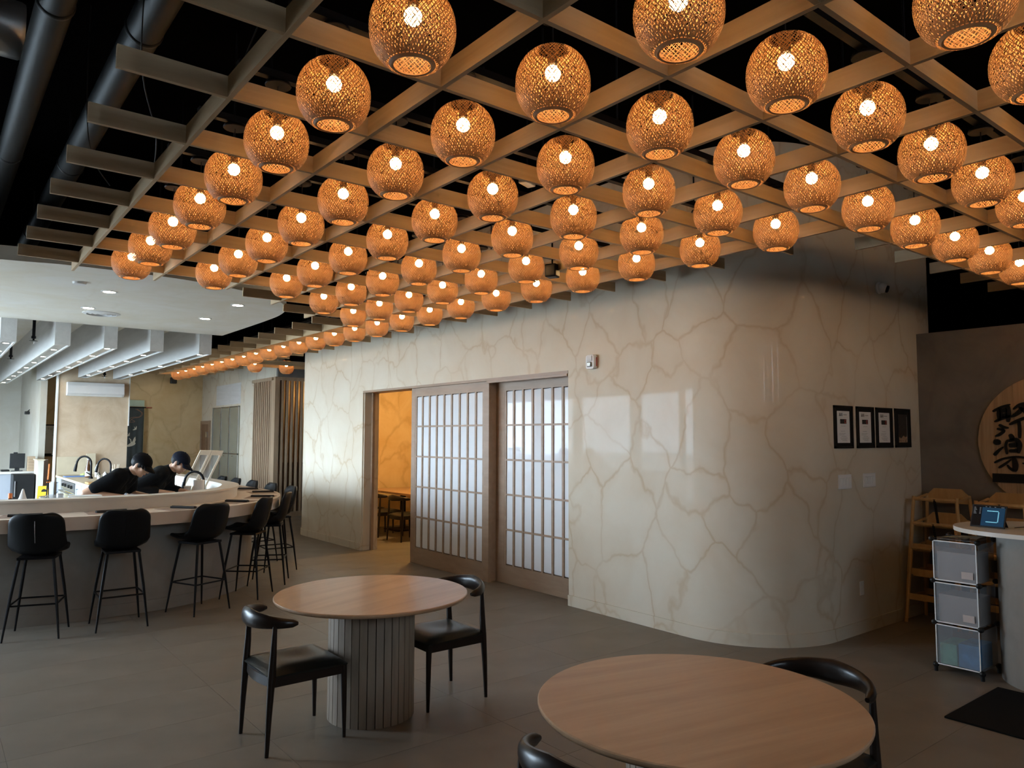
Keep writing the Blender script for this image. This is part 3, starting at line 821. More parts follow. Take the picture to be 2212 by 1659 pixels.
# coordinates: y measured from the sign middle (positive = left in the photograph)
def px(a, b): return (2.745 - (a - 855) * 0.000716 - 2.155 + 0.004, 2.006 - (b - 400) * 0.000757 - 1.66)
for pts, ws in [
    ([(1035, 490), (1130, 440), (1235, 408)], [0.012, 0.010, 0.007]), ([(1105, 450), (1105, 530), (1110, 600)], [0.014, 0.018, 0.015]), ([(1205, 420), (1210, 520), (1200, 620)], [0.016, 0.020, 0.014]),
    ([(1110, 490), (1200, 470)], [0.022, 0.02]), ([(1110, 545), (1200, 535)], [0.022, 0.02]), ([(1050, 615), (1140, 575), (1240, 545)], [0.010, 0.012, 0.012]),
    ([(1265, 470), (1330, 420), (1400, 402)], [0.008, 0.012, 0.014]), ([(1240, 560), (1330, 500), (1390, 420)], [0.010, 0.018, 0.016]), ([(1330, 440), (1400, 500), (1470, 560)], [0.012, 0.018, 0.014]),
    ([(1215, 650), (1300, 610), (1400, 570), (1480, 560)], [0.012, 0.014, 0.012, 0.008]), ([(1320, 600), (1325, 700), (1320, 815)], [0.012, 0.013, 0.012]), ([(1380, 690), (1440, 740), (1500, 800)], [0.01, 0.014, 0.006]),
    ([(1100, 650), (1150, 680), (1205, 690)], [0.012, 0.014, 0.008]), ([(1075, 700), (1150, 720), (1100, 770), (1050, 790)], [0.012, 0.012, 0.012, 0.007]),
    ([(1030, 850), (1070, 860), (1110, 862)], [0.018, 0.027, 0.018]), ([(1030, 1020), (1085, 960), (1140, 915)], [0.016, 0.011, 0.004]),
    ([(1215, 765), (1235, 800), (1250, 840)], [0.014, 0.02, 0.014]), ([(1190, 830), (1165, 900), (1175, 1005)], [0.008, 0.010, 0.008]), ([(1200, 850), (1280, 830), (1315, 890), (1300, 990)], [0.012, 0.018, 0.020, 0.014]),
    ([(1200, 900), (1300, 890)], [0.02, 0.022]), ([(1200, 965), (1300, 960)], [0.014, 0.018]),
    ([(1380, 850), (1420, 880), (1460, 960)], [0.01, 0.014, 0.01]), ([(1390, 960), (1450, 900), (1500, 850)], [0.01, 0.012, 0.006]),
    ([(1030, 1110), (1130, 1060), (1270, 1035), (1400, 1045), (1520, 1060)], [0.012, 0.009, 0.010, 0.008, 0.006]), ([(1245, 1040), (1260, 1130), (1250, 1210)], [0.016, 0.022, 0.018]), ([(1075, 1170), (1150, 1120), (1220, 1065)], [0.010, 0.010, 0.006]),
    ([(1170, 1130), (1200, 1170), (1250, 1200)], [0.005, 0.010, 0.014]), ([(1340, 1105), (1400, 1125), (1480, 1180)], [0.006, 0.010, 0.012])]:
    brush([px(*p) for p in pts], ws)
MB().box((-0.045, -0.49, 1.292 - 1.66), (-0.03, 0.488, 1.371 - 1.66)).build('name_bar', 'matte_black', t)

# reception counter with rounded end
rc = thing('reception_counter', 'grey reception counter with rounded end and white top', 'counter')
ptsb = [(6.70, -2.2), (6.70, 1.55)] + arc((6.30, 1.72), 0.40, 0, 90, 6)[1:] + arc((6.28, 1.66), 0.46, 90, 180, 10) + [(5.82, 1.2), (5.82, -2.2)]
MB().prism(ptsb, 0, 1.02).build('body', 'concrete_counter', rc, True)
ptst = [(6.78, -2.25), (6.78, 1.7)] + arc((6.25, 1.85), 0.53, 0, 90, 8)[1:] + arc((6.22, 1.92), 0.46, 90, 180, 12) + [(5.755, 1.2), (5.76, -2.25)]
MB().prism(ptst, 1.02, 1.05).build('top', 'ledge_white', rc, True)
MB().box((5.812, -2.2, 0.0), (5.82, 1.2, 0.06)).build('kick_strip', 'concrete_counter', rc)

# tablet on a folding stand
A_ = Vector((6.058, 2.237, 1.053)); B_ = Vector((6.037, 2.012, 1.053)); UPV = Vector((0.055, -0.026, 0.155))
xv = (B_ - A_).normalized(); up = (UPV - xv * UPV.dot(xv)).normalized(); nv = xv.cross(up)
tab = thing('tablet', 'black tablet with a blue seating plan on the reception counter', 'tablet')
TM = Matrix((( xv.x, up.x, nv.x, A_.x), (xv.y, up.y, nv.y, A_.y), (xv.z, up.z, nv.z, A_.z), (0, 0, 0, 1)))
if (TM.to_3x3() @ Vector((0, 0, 1))).dot(-A_) < 0:
    sgn = -1
else:
    sgn = 1
def tb(lo, hi): return MB().box((lo[0], lo[1], sgn * lo[2]), (hi[0], hi[1], sgn * hi[2]), TM)
tb((0, 0, -0.008), (0.232, 0.166, 0)).build('body', 'black_plastic', tab, bevel=0.003)
tb((0.008, 0.008, 0), (0.224, 0.158, 0.0006)).build('screen', 'screen_black', tab)
tb((0.070, 0.010, 0.0006), (0.222, 0.148, 0.0010)).build('plan_area', 'screen_blue', tab)
dots = MB()
path = [(0.108 + 0.0085 * q, 0.122) for q in range(9)] + [(0.182, 0.114 - 0.0085 * q) for q in range(9)] + [(0.174 - 0.0085 * q, 0.040) for q in range(9)]
for x, y in path:
    c = TM @ Vector((x, y, sgn * 0.0012))
    dots.ball(c, 0.0042, 8, 5)
dots.build('seat_dots', 'screen_dot', tab)
tx = MB()
for r_ in range(6):
    y = 0.142 - 0.009 * r_
    tx.box((0.014, y, sgn * 0.0010), (0.026 + 0.004 * (r_ % 3), y + 0.003, sgn * 0.0013), TM)
    tx.box((0.052, y, sgn * 0.0010), (0.062, y + 0.003, sgn * 0.0013), TM)
for x in (0.09, 0.115, 0.15, 0.195, 0.205): tx.box((x, 0.151, sgn * 0.0010), (x + 0.010, 0.154, sgn * 0.0013), TM)
tx.build('screen_lettering', 'screen_text', tab)
MB().add([tuple(A_ + xv * 0.09 + up * 0.12 - nv * sgn * 0.009), tuple(A_ + xv * 0.20 + up * 0.12 - nv * sgn * 0.009), (6.15, 2.02, 1.052), (6.15, 2.13, 1.052),
          tuple(A_ + xv * 0.09 + up * 0.12 - nv * sgn * 0.012), tuple(A_ + xv * 0.20 + up * 0.12 - nv * sgn * 0.012), (6.153, 2.02, 1.052), (6.153, 2.13, 1.052)],
         [(0, 1, 2, 3), (4, 5, 6, 7), (0, 1, 5, 4), (1, 2, 6, 5), (2, 3, 7, 6), (3, 0, 4, 7)]).build('stand_flap', 'black_plastic', tab)
tag(MB().tube(catmull([(6.15, 1.98, 1.056), (6.22, 1.93, 1.06), (6.28, 1.86, 1.055), (6.36, 1.78, 1.055), (6.45, 1.6, 1.055)], 5), 0.003, 6).build('charging_cable', 'black_plastic'), 'thin black charging cable behind the tablet', 'cable')

# stacked storage cubes of translucent panels
sc = thing('storage_cubes', 'tower of three translucent storage cubes with black corner joints', 'storage cubes', (5.885, 2.13, 0))
W3 = 0.305
for k in range(3):
    z0 = 0.055 + k * 0.302; z1 = z0 + 0.285
    MB().box((0.0, 0.012, z0 + 0.008), (0.004, W3 - 0.012, z1 - 0.006)).build('front_panel', 'frosted', sc)
    MB().box((0.012, 0.0, z0 + 0.008), (W3 - 0.012, 0.004, z1 - 0.006)).build('side_panel', 'frosted', sc)
    MB().box((0.012, W3 - 0.004, z0 + 0.008), (W3 - 0.012, W3, z1 - 0.006)).build('side_panel', 'frosted', sc)
    MB().box((0.012, 0.012, z0 - 0.006), (W3 - 0.012, W3 - 0.012, z0 - 0.002)).build('shelf_panel', 'frosted', sc)
    for q in (0.010, W3 - 0.010):
        MB().tube([(-0.003, q, z0), (-0.003, q, z1)], 0.0045, 6).build('wire_edge', 'white_plastic', sc)
    for q in (z0 + 0.002, z1 - 0.002):
        MB().tube([(-0.003, 0.012, q), (-0.003, W3 - 0.012, q)], 0.0045, 6).build('wire_edge', 'white_plastic', sc)
    if k > 0:
        MB().box((-0.0045, 0.035, z0 + 0.03), (-0.001, 0.11, z0 + 0.08)).build('door_label', 'pinkish_box', sc)
MB().box((0.012, 0.012, 0.955), (W3 - 0.012, W3 - 0.012, 0.959)).build('top_panel', 'frosted', sc)
for k in range(4):
    for (x, y) in ((0, 0), (0, W3), (W3, 0), (W3, W3)):
        z = 0.048 + k * 0.302
        MB().ball((x, y, z), (0.022, 0.022, 0.020), 8, 6).build('corner_joint', 'black_plastic', sc)
for (x, y) in ((0, 0), (0, W3), (W3, 0), (W3, W3)):
    MB().tube([(x, y, 0.0), (x, y, 0.04)], 0.014, 8).build('foot', 'black_plastic', sc)
tag(MB().box((5.91, 2.155, 0.655), (6.15, 2.41, 0.865)).build('storage_box', 'pinkish_box', bevel=0.004), 'beige box inside the top storage cube', 'box')
tag(MB().box((5.91, 2.155, 0.353), (6.15, 2.41, 0.555)).build('storage_box', 'pinkish_box', bevel=0.004), 'beige box inside the middle storage cube', 'box')
tag(MB().box((5.91, 2.30, 0.055), (6.15, 2.412, 0.205)).build('storage_pack', 'green_pack', bevel=0.004), 'green and blue pack inside the bottom storage cube, left', 'package')
tag(MB().box((5.91, 2.155, 0.055), (6.15, 2.29, 0.222)).build('storage_pack', 'blue_pack', bevel=0.004), 'bright blue pack inside the bottom storage cube, right', 'package')
for k, (y, a, lab) in enumerate([(2.26, 0.06, 'top sheet of loose paper on the storage cubes'), (2.30, -0.2, 'lower sheet of loose paper sticking out on the storage cubes')]):
    tag(MB().grid([[(x * 0.1 - 0.12, yy * 0.08 - 0.1, 0.004 * math.sin(x * 1.3 + yy)) for x in range(3)] for yy in range(3)]).build('paper_sheet', 'board_cream', loc=(6.05, y, 0.967 + 0.006 * (1 - k)), rotz=a), lab, 'paper')

# wooden high chairs, nested in two stacks against the grey wall; local +x is the back
def high_chair(label, loc, rotz=0.0):
    t = thing('high_chair', label, 'high chair', loc, rotz, 'stacked wooden high chairs')
    for s in (-1, 1):
        MB().tube([(-0.20, s * 0.225, 0), (-0.13, s * 0.185, 0.70)], 0.016, 8).build('leg', 'chair_pine', t, True)
        MB().tube([(0.22, s * 0.225, 0), (0.15, s * 0.185, 0.70)], 0.016, 8).build('leg', 'chair_pine', t, True)
        MB().tube([(-0.135, s * 0.188, 0.665), (0.155, s * 0.188, 0.70)], 0.013, 8).build('arm_rail', 'chair_pine', t, True)
        MB().box((-0.185, s * 0.213 - 0.008, 0.20), (0.195, s * 0.213 + 0.008, 0.235)).build('side_rail', 'chair_pine', t)
    MB().tube([(-0.135, -0.188, 0.675), (-0.135, 0.188, 0.675)], 0.016, 8).build('front_bar', 'chair_pine', t, True)
    MB().box((-0.185, -0.215, 0.21), (-0.168, 0.215, 0.265)).build('foot_rail', 'chair_pine', t)
    MB().box((0.170, -0.215, 0.21), (0.187, 0.215, 0.265)).build('foot_rail', 'chair_pine', t)
    MB().box((-0.145, -0.175, 0.42), (0.165, 0.175, 0.438)).build('seat', 'chair_pine', t, bevel=0.004)
    poly = [(-0.185, 0.63), (0.185, 0.63), (0.185, 0.70), (0.12, 0.765), (-0.12, 0.765), (-0.185, 0.70)]
    MB().add([(0.148, y, z) for y, z in poly] + [(0.165, y, z) for y, z in poly], [tuple(range(6)), tuple(reversed(range(6, 12)))] + [(q, (q + 1) % 6, 6 + (q + 1) % 6, 6 + q) for q in range(6)]).build('back_panel', 'chair_pine', t)
    MB().tube([(-0.15, 0.0, 0.68), (-0.12, 0.0, 0.60), (-0.08, 0.0, 0.445), (-0.04, 0.03, 0.445)], [(0.012, 0.003)] * 4, 6).build('safety_strap', 'matte_black', t)
    return t
for k in range(3):
    high_chair('wooden high chair %s of the stack touching the veined wall' % ['lowest', 'in the middle', 'topmost'][k], (7.40 + 0.035 * k, 3.00 - 0.003 * k, 0.225 * k))
for k in range(3):
    high_chair('wooden high chair %s of the stack behind the tablet' % ['lowest', 'in the middle', 'topmost'][k], (7.42 + 0.03 * k, 2.47, 0.22 * k))
tag(MB().box((4.94, 0.55, 0.0), (5.80, 2.01, 0.012)).build('floor_mat', 'mat_black', bevel=0.004), 'black floor mat in front of the reception counter', 'mat')

# ================================================================== DINING TABLES AND CHAIRS
def round_table(label, loc, rotz):
    t = thing('round_table', label, 'table', loc, rotz, 'round pedestal tables')
    MB().lathe([(0.001, 0.700), (0.555, 0.700), (0.580, 0.706), (0.590, 0.718), (0.590, 0.726), (0.586, 0.730), (0.001, 0.730)], 96).build('table_top', 'oak_top', t, True)
    n = 34
    r0 = 0.262
    wdt = 2 * PI * r0 / n
    sm = MB().box((r0 - 0.022, -wdt / 2 + 0.0026, 0.0), (r0, wdt / 2 - 0.0026, 0.70)).mesh('stave', 'stave_wood')
    for k in range(n):
        put('stave', sm, t, (0, 0, 0), 2 * PI * k / n)
    MB().lathe([(r0 - 0.02, 0.0), (r0 - 0.02, 0.699)], 34).build('core', 'matte_black', t)
    return t
round_table('round oak table on a slatted drum base in the middle of the floor', (2.235, 4.22, 0), R(20))
round_table('round oak table nearest the camera, cut by the bottom edge', (2.285, 1.782, 0), R(-12))

leg_me = {}
def dining_chair(label, loc, rotz, group='black wooden dining chairs at the round tables'):
    t = thing('dining_chair', label, 'chair', loc, rotz, group)
    if not leg_me:
        for s in (-1, 1):
            leg_me['r%d' % s] = MB().tube([(-0.222, s * 0.205, 0), (-0.214, s * 0.203, 0.20), (-0.203, s * 0.200, 0.40), (-0.196, s * 0.199, 0.52), (-0.190, s * 0.200, 0.68)], [0.011, 0.016, 0.021, 0.018, 0.012], 12).mesh('leg', 'dark_wood', True)
            leg_me['f%d' % s] = MB().tube([(0.222, s * 0.205, 0), (0.219, s * 0.203, 0.20), (0.215, s * 0.200, 0.405)], [0.010, 0.015, 0.019], 12).mesh('leg', 'dark_wood', True)
        # back rail: a bent horn shape, deep in the middle, tapering to the ends
        P, RR = [], []
        for k in range(25):
            s = -1 + 2 * k / 24
            y = 0.236 * math.sin(s * PI / 2 * 0.98)
            x = -0.262 + 0.185 * (1 - math.cos(s * PI / 2)) ** 1.1
            z = 0.700 - 0.018 * abs(s) ** 1.5
            P.append((x, y, z))
            e = 1.0 if abs(s) < 0.985 else 0.55
            hgt = (0.018 + 0.034 * (1 - abs(s)) ** 0.9 * 1.0) * e
            thk = (0.017 + 0.008 * (1 - abs(s))) * e
            RR.append((thk, hgt))
        leg_me['rail'] = MB().tube(P, RR, 14).mesh('back_rail', 'dark_wood', True)
        rows_ = []
        nn = 14
        for i in range(nn + 1):
            a = -1 + 2 * i / nn
            row = []
            for j in range(nn + 1):
                b_ = -1 + 2 * j / nn
                hw = 0.212 + 0.022 * (a + 1) / 2
                x = 0.012 + 0.228 * a * (1 - 0.05 * b_ * b_ * (1 if a > 0 else -0.4))
                y = hw * b_ * (1 - 0.04 * max(0, a) ** 4)
                e = max(abs(a), abs(b_))
                z = 0.412 + 0.034 * (1 - e ** 6) + 0.004 * (1 - a * a) - 0.012 * math.exp(-6 * (b_ * b_ + (a + .1) ** 2))
                row.append((x, y, z))
            rows_.append(row)
        sb = MB().grid(rows_)
        k0 = len(sb.v)
        low = [[(x * 0.985, y * 0.985, 0.404) for x, y, z in r] for r in rows_]
        sb.grid(low)
        m_ = nn + 1
        edge = [(0, j) for j in range(m_)] + [(i, m_ - 1) for i in range(1, m_)] + [(m_ - 1, j) for j in range(m_ - 2, -1, -1)] + [(i, 0) for i in range(m_ - 2, 0, -1)]
        for q in range(len(edge)):
            a, b_ = edge[q], edge[(q + 1) % len(edge)]
            ia, ib = a[0] * m_ + a[1], b_[0] * m_ + b_[1]
            sb.f.append((ia, ib, k0 + ib, k0 + ia))
        leg_me['seat'] = sb.mesh('seat_pad', 'leather', True)
        leg_me['sr'] = {}
        for s in (-1, 1):
            leg_me['side%d' % s] = MB().box((-0.20, s * 0.200 - 0.011, 0.355), (0.215, s * 0.200 + 0.011, 0.405)).mesh('side_rail', 'dark_wood')
        leg_me['front'] = MB().box((0.204, -0.195, 0.360), (0.226, 0.195, 0.405)).mesh('front_rail', 'dark_wood')
        A2 = [(-0.200 - 0.03 * math.cos(PI / 2 * y / 0.2) + 0.0, y) for y in [-0.2 + 0.05 * q for q in range(9)]]
        leg_me['rear'] = MB().band(A2, offset(A2, -0.018), 0.352, 0.404).mesh('rear_rail', 'dark_wood', True)
    for s in (-1, 1):
        put('leg', leg_me['r%d' % s], t); put('leg', leg_me['f%d' % s], t); put('side_rail', leg_me['side%d' % s], t)
    put('back_rail', leg_me['rail'], t); put('seat_pad', leg_me['seat'], t); put('front_rail', leg_me['front'], t); put('rear_rail', leg_me['rear'], t)
    return t
dining_chair('black dining chair left of the slatted drum table, back to the bar', (1.725, 4.195, 0), 0)
dining_chair('black dining chair right of the slatted drum table near the doors', (2.742, 4.222, 0), PI)
dining_chair('black dining chair behind the nearest table, only its back rail showing', (2.84, 1.70, 0), PI)
dining_chair('black dining chair at the bottom edge, only one horn of its back showing', (1.775, 1.745, 0), R(3))

# private dining room furniture
PG = 'chairs in the private dining room'
t = thing('long_table', 'long light wood table in the private dining room', 'table', (6.95, 11.7, 0))
MB().box((-0.55, -1.4, 0.70), (0.55, 0.72, 0.735)).build('table_top', 'oak_top', t)
for y in (-0.9, 0.3):
    MB().tube([(0, y, 0.02), (0, y, 0.70)], 0.05, 12).build('leg', 'matte_black', t, True)
    MB().box((-0.25, y - 0.25, 0.0), (0.25, y + 0.25, 0.02)).build('base_plate', 'matte_black', t)
dining_chair('dark chair in the private room, nearest the sliding door edge', (6.28, 10.75, 0), R(4), PG)
dining_chair('dark chair in the middle of the private room doorway view', (6.30, 11.45, 0), R(-6), PG)
dining_chair('dark chair in the private room, half hidden by the left jamb', (6.28, 12.05, 0), R(3), PG)
dining_chair('dark chair across the private room table, top just visible', (7.62, 11.75, 0), PI, PG)
lamp = bpy.data.lights.new('room_pendant_light', 'POINT'); lamp.energy = 130; lamp.color = (1.0, 0.66, 0.27); lamp.shadow_soft_size = 0.15
lo = bpy.data.objects.new('room_pendant_light', lamp); COL.objects.link(lo); lo.location = (6.7, 10.3, 2.62)

# ================================================================== SUSHI BAR
edge = catmull([(-1.9, 8.9), (-0.9, 8.28), (-0.1, 7.90), (0.54, 7.69), (1.15, 7.60), (1.71, 7.605), (2.1, 7.67), (2.47, 7.81), (2.80, 8.03), (3.18, 8.41), (3.43, 8.87), (3.60, 9.4), (3.66, 10.0), (3.67, 11.0), (3.67, 12.1), (3.67, 13.3)], 5)
bar = thing('sushi_bar', 'curved sushi bar with pale counter and raised ledge', 'bar counter')
MB().band(offset(edge, 0.32), offset(edge, 0.44), 0, 0.86).build('base_wall', 'concrete_counter', bar, True)
MB().band(offset(edge, 0.308), offset(edge, 0.32), 0, 0.11).build('kickboard', 'concrete_counter', bar, True)
MB().band(edge, offset(edge, 0.64), 0.862, 0.98).build('counter_top', 'counter_top', bar, True)
MB().band(offset(edge, 0.50), offset(edge, 0.62), 0.98, 1.083).build('ledge_wall', 'ledge_white', bar, True)
MB().band(offset(edge, 0.485), offset(edge, 0.68), 1.083, 1.105).build('ledge_cap', 'ledge_white', bar, True)
inner = [p for p in edge if p[1] < 11.3 or p[0] < 1.0]
MB().band(offset(inner, 0.64), offset(inner, 1.20), 0.86, 0.90).build('work_top', 'cabinet_white', bar, True)
MB().band(offset(inner, 0.44), offset(inner, 1.15), 0.02, 0.86).build('work_cabinets', 'cabinet_white', bar, True)

# bar stools; local +x is the front of the seat
stool_parts = {}
def bar_stool(label, loc, ang):
    t = thing('bar_stool', label, 'bar stool', (*loc, 0), ang, 'black bar stools along the sushi bar')
    if not stool_parts:
        lm = []
        for sx in (-1, 1):
            for sy in (-1, 1):
                lm.append(MB().tube([(sx * 0.205, sy * 0.205, 0), (sx * 0.165, sy * 0.165, 0.36), (sx * 0.125, sy * 0.125, 0.665)], [0.0075, 0.0125, 0.0125], 8).mesh('leg', 'black_metal', True))
        stool_parts['legs'] = lm
        fr = []
        q = 0.175
        for a, b_ in (((-q, -q), (q, -q)), ((q, -q), (q, q)), ((q, q), (-q, q)), ((-q, q), (-q, -q))):
            fr.append(MB().tube([(*a, 0.285), (*b_, 0.285)], 0.0075, 8).mesh('footrest_bar', 'black_metal', True))
        stool_parts['foot'] = fr
        stool_parts['frame'] = MB().box((-0.14, -0.14, 0.655), (0.14, 0.14, 0.675)).mesh('seat_frame', 'black_metal')
        # bucket seat: swept section, front lip to back top
        prof_ = catmull([(0.225, 0.712), (0.19, 0.724), (0.10, 0.712), (0.0, 0.698), (-0.09, 0.700), (-0.150, 0.732), (-0.182, 0.81), (-0.20, 0.90), (-0.215, 0.98), (-0.228, 1.045)], 3)
        n = len(prof_)
        rows_ = []
        for i, (x, z) in enumerate(prof_):
            s = i / (n - 1)
            if s < 0.5:
                w = 0.175 + 0.045 * math.sin(PI * s) ** 0.8
            else:
                w = 0.222 - 0.02 * (s - 0.5) / 0.5
            if s > 0.86: w *= math.sqrt(max(0.05, 1 - ((s - 0.86) / 0.165) ** 2.4))
            if s < 0.10: w *= math.sqrt(max(0.2, 1 - ((0.10 - s) / 0.13) ** 2.4))
            row = []
            for j in range(13):
                b_ = -1 + j / 6
                lift = 0.022 * abs(b_) ** 2.4 * max(0, 1 - s * 1.6) + 0.075 * abs(b_) ** 3 * math.exp(-((s - 0.47) / 0.14) ** 2)
                fwd = 0.085 * abs(b_) ** 2.2 * max(0, min(1, (s - 0.35) / 0.25)) * (1 - 0.45 * max(0, s - 0.6) / 0.4)
                row.append((x + fwd, w * b_, z + lift))
            rows_.append(row)
        me = MB().grid(rows_).mesh('seat_shell', 'stool_leather')
        me.polygons.foreach_set('use_smooth', [True] * len(me.polygons))
        stool_parts['shell'] = me
        stool_parts['seam_dark'] = MB().tube([(-0.1975, 0.0, 0.80), (-0.2175, 0, 0.87), (-0.2305, 0.0, 0.93), (-0.241, 0.0, 0.985)], 0.0018, 6).mesh('back_seam', 'stool_leather')
        stool_parts['seam'] = MB().tube([(-0.1975, 0.0, 0.80), (-0.2175, 0, 0.87), (-0.2305, 0.0, 0.93), (-0.241, 0.0, 0.985)], 0.0022, 6).mesh('back_seam', 'ink_grey')
    for me in stool_parts['legs']: put('leg', me, t)
    for me in stool_parts['foot']: put('footrest_bar', me, t)
    put('seat_frame', stool_parts['frame'], t)
    sh = put('seat_shell', stool_parts['shell'], t)
    md = sh.modifiers.new('thick', 'SOLIDIFY'); md.thickness = 0.034; md.offset = 0
    md = sh.modifiers.new('sub', 'SUBSURF'); md.levels = 1; md.render_levels = 1
    put('back_seam', stool_parts['seam'] if not bpy.data.objects.get('bar_stool.001') else stool_parts['seam_dark'], sh)
for lab, loc, d in [
    ('black bar stool with a pale back seam, nearest the left edge', (0.835, 7.60), (0.305, 0.952)), ('black bar stool second from the left along the bar front', (1.4525, 7.54), (0.03, 1)),
    ('black bar stool third from the left along the bar front', (2.18, 7.69), (-0.388, 0.92)), ('black bar stool at the bend of the bar, fourth from the left', (2.783, 8.08), (-0.75, 0.66)),
    ('black bar stool rightmost at the bend of the bar', (3.23, 8.65), (-0.89, 0.455)), ('black bar stool just past the bend, first of the far side', (3.62, 9.45), (-1, 0.08)),
    ('black bar stool second along the far side of the bar', (3.65, 10.22), (-1, 0.0)), ('black bar stool third along the far side of the bar', (3.65, 10.98), (-1, 0.0)),
    ('black bar stool fourth along the far side of the bar', (3.65, 11.72), (-1, 0.0)), ('black bar stool farthest along the far side of the bar', (3.65, 12.40), (-1, 0.0))]:
    bar_stool(lab, loc, math.atan2(d[1], d[0]))

# place settings
mat_me = MB().box((-0.15, -0.205, 0), (0.15, 0.205, 0.002)).mesh('placemat', 'placemat')
nap = MB()
for q, (y, zz, rr) in enumerate([(-0.020, 0.009, 0.009), (-0.004, 0.013, 0.010), (0.016, 0.010, 0.010)]):
    nap.tube([(y, -0.13, zz), (y, 0.13, zz)], rr, 10)
nap_me = nap.mesh('rolled_napkin', 'napkin', True)
for k, (lab, u, v, a) in enumerate([('behind the leftmost bar stool', 0.75, 7.93, 1.27), ('behind the second bar stool', 1.42, 7.88, 1.54), ('between the second and third bar stools', 2.05, 7.86, 1.85), ('left of the fourth bar stool', 2.70, 8.27, 2.25),
                                     ('beside the rightmost bend stool', 3.15, 8.75, 2.6), ('right after the bend of the bar', 3.41, 9.45, 3.0), ('second past the bend of the bar', 3.44, 10.1, 3.14), ('third past the bend of the bar', 3.43, 10.9, 3.14)]):
    tag(put('placemat', mat_me, None, (u, v, 0.9805), a), 'brown placemat on the bar counter %s' % lab, 'placemat', 'placemats on the bar')
    d_ = {2: (.65, -.76), 3: (.65, -.76), 4: (.8, -.6), 5: (.95, -.2), 6: (.7, -.7), 7: (.7, -.7)}.get(k)
    tag(put('rolled_napkin', nap_me, None, (u - 0.02 * math.cos(a), v - 0.02 * math.sin(a), 0.983), a + 0.12 if d_ is None else math.atan2(-d_[0], d_[1])), 'dark rolled napkin on the bar counter %s' % lab, 'napkin', 'napkins on the bar')

# ================================================================== LIGHT BOXES AND DOWNLIGHTS
for k, (u0, u1, v0, v1, zb, l0) in enumerate([(0.684, 0.851, 10.95, 19.6, 2.85, 11.3), (1.256, 1.43, 10.95, 19.9, 2.85, 11.77), (1.81, 1.97, 10.95, 18.38, 2.85, 11.17), (2.37, 2.54, 10.95, 16.95, 2.85, 11.74), (3.01, 3.18, 10.953, 17.05, 2.857, 11.23)]):
    t = thing('light_box', 'long pale ceiling beam with a row of downlights, %s from the left' % ORD[k + 1], 'ceiling beam', (0, 0, 0), 0, 'pale light boxes over the kitchen')
    MB().box((u0, v0, zb), (u0 + 0.02, v1, 3.36)).build('side_board', 'washed_wood', t)
    MB().box((u1 - 0.02, v0, zb), (u1, v1, 3.36)).build('side_board', 'washed_wood', t)
    MB().box((u0 + 0.02, v0, zb), (u1 - 0.02, v0 + 0.02, 3.36)).build('end_board', 'washed_wood', t)
    MB().box((u0 + 0.02, v1 - 0.02, zb), (u1 - 0.02, v1, 3.36)).build('end_board', 'washed_wood', t)
    MB().box((u0 + 0.02, v0 + 0.02, zb + 0.018), (u1 - 0.02, v1 - 0.02, zb + 0.03)).build('under_panel', 'galvanized', t)
    v = l0
    while v < v1 - 0.1:
        s_ = MB().lathe([(0.034, 0), (0.042, 0), (0.042, -0.006), (0.034, -0.006)], 18, closed=True).build('spotlight', 'white_plastic', t, loc=((u0 + u1) / 2, v, zb + 0.018))
        MB().lathe([(0.001, -0.002), (0.034, -0.002), (0.034, -0.004), (0.001, -0.004)], 18).build('lamp_disc', 'lamp_white', s_)
        v += 1.145
for k, (u, v, lab) in enumerate([(1.40, 8.29, 'round downlight in the white soffit, upper left of four'), (1.40, 9.50, 'round downlight in the white soffit beside the round vent'), (2.66, 8.25, 'round downlight in the white soffit, upper right of four'), (2.66, 9.46, 'round downlight in the white soffit, lower right of four')]):
    t = thing('downlight', lab, 'downlight', (u, v, ZS), 0, 'downlights in the white soffit')
    MB().lathe([(0.055, 0), (0.075, 0), (0.072, -0.006), (0.055, -0.006)], 28, closed=True).build('trim_ring', 'white_plastic', t)
    MB().lathe([(0.001, -0.001), (0.055, -0.001), (0.055, -0.003), (0.001, -0.003)], 28).build('lamp_disc', 'lamp_white', t)
for k, (u, v, lab) in enumerate([(4.6, 19.9, 'added downlight brightening the far wall, far end of the passage ceiling'), (4.6, 18.5, 'added downlight brightening the far wall, near end of the passage ceiling')]):  # invented lamps, added to brighten the far wall by the curtain
    t = thing('downlight', lab, 'downlight', (u, v, 3.30), 0, 'added downlights in the passage ceiling')
    MB().lathe([(0.055, 0), (0.075, 0), (0.072, -0.006), (0.055, -0.006)], 28, closed=True).build('trim_ring', 'white_plastic', t)
    MB().lathe([(0.001, -0.001), (0.055, -0.001), (0.055, -0.003), (0.001, -0.003)], 28).build('lamp_disc', 'lamp_white', t)
t = thing('ceiling_vent', 'round white air diffuser in the soffit', 'vent', (1.59, 9.84, ZS))
for a, b_ in ((0.16, 0.20), (0.11, 0.145), (0.06, 0.095), (0.0011, 0.045)):
    MB().lathe([(a, -0.004), (b_, 0.0), (b_, -0.006), (a, -0.016)], 32, closed=True).build('cone_ring', 'white_plastic', t, True)
MB().lathe([(0.001, -0.001), (0.19, -0.001)], 32).build('throat', 'ink_grey', t)
tag(MB().lathe([(0.06, 0), (0.055, -0.02), (0.001, -0.022)], 24).build('smoke_detector', 'white_plastic', loc=(1.09, 7.95, ZS), smooth=True), 'flat white smoke detector near the soffit front edge', 'detector')
tag(MB().lathe([(0.11, 0), (0.10, -0.02), (0.001, -0.022)], 24).build('ceiling_speaker', 'white_plastic', loc=(1.62, 12.0, 3.36), smooth=True), 'round white speaker between the second and third light boxes', 'speaker')
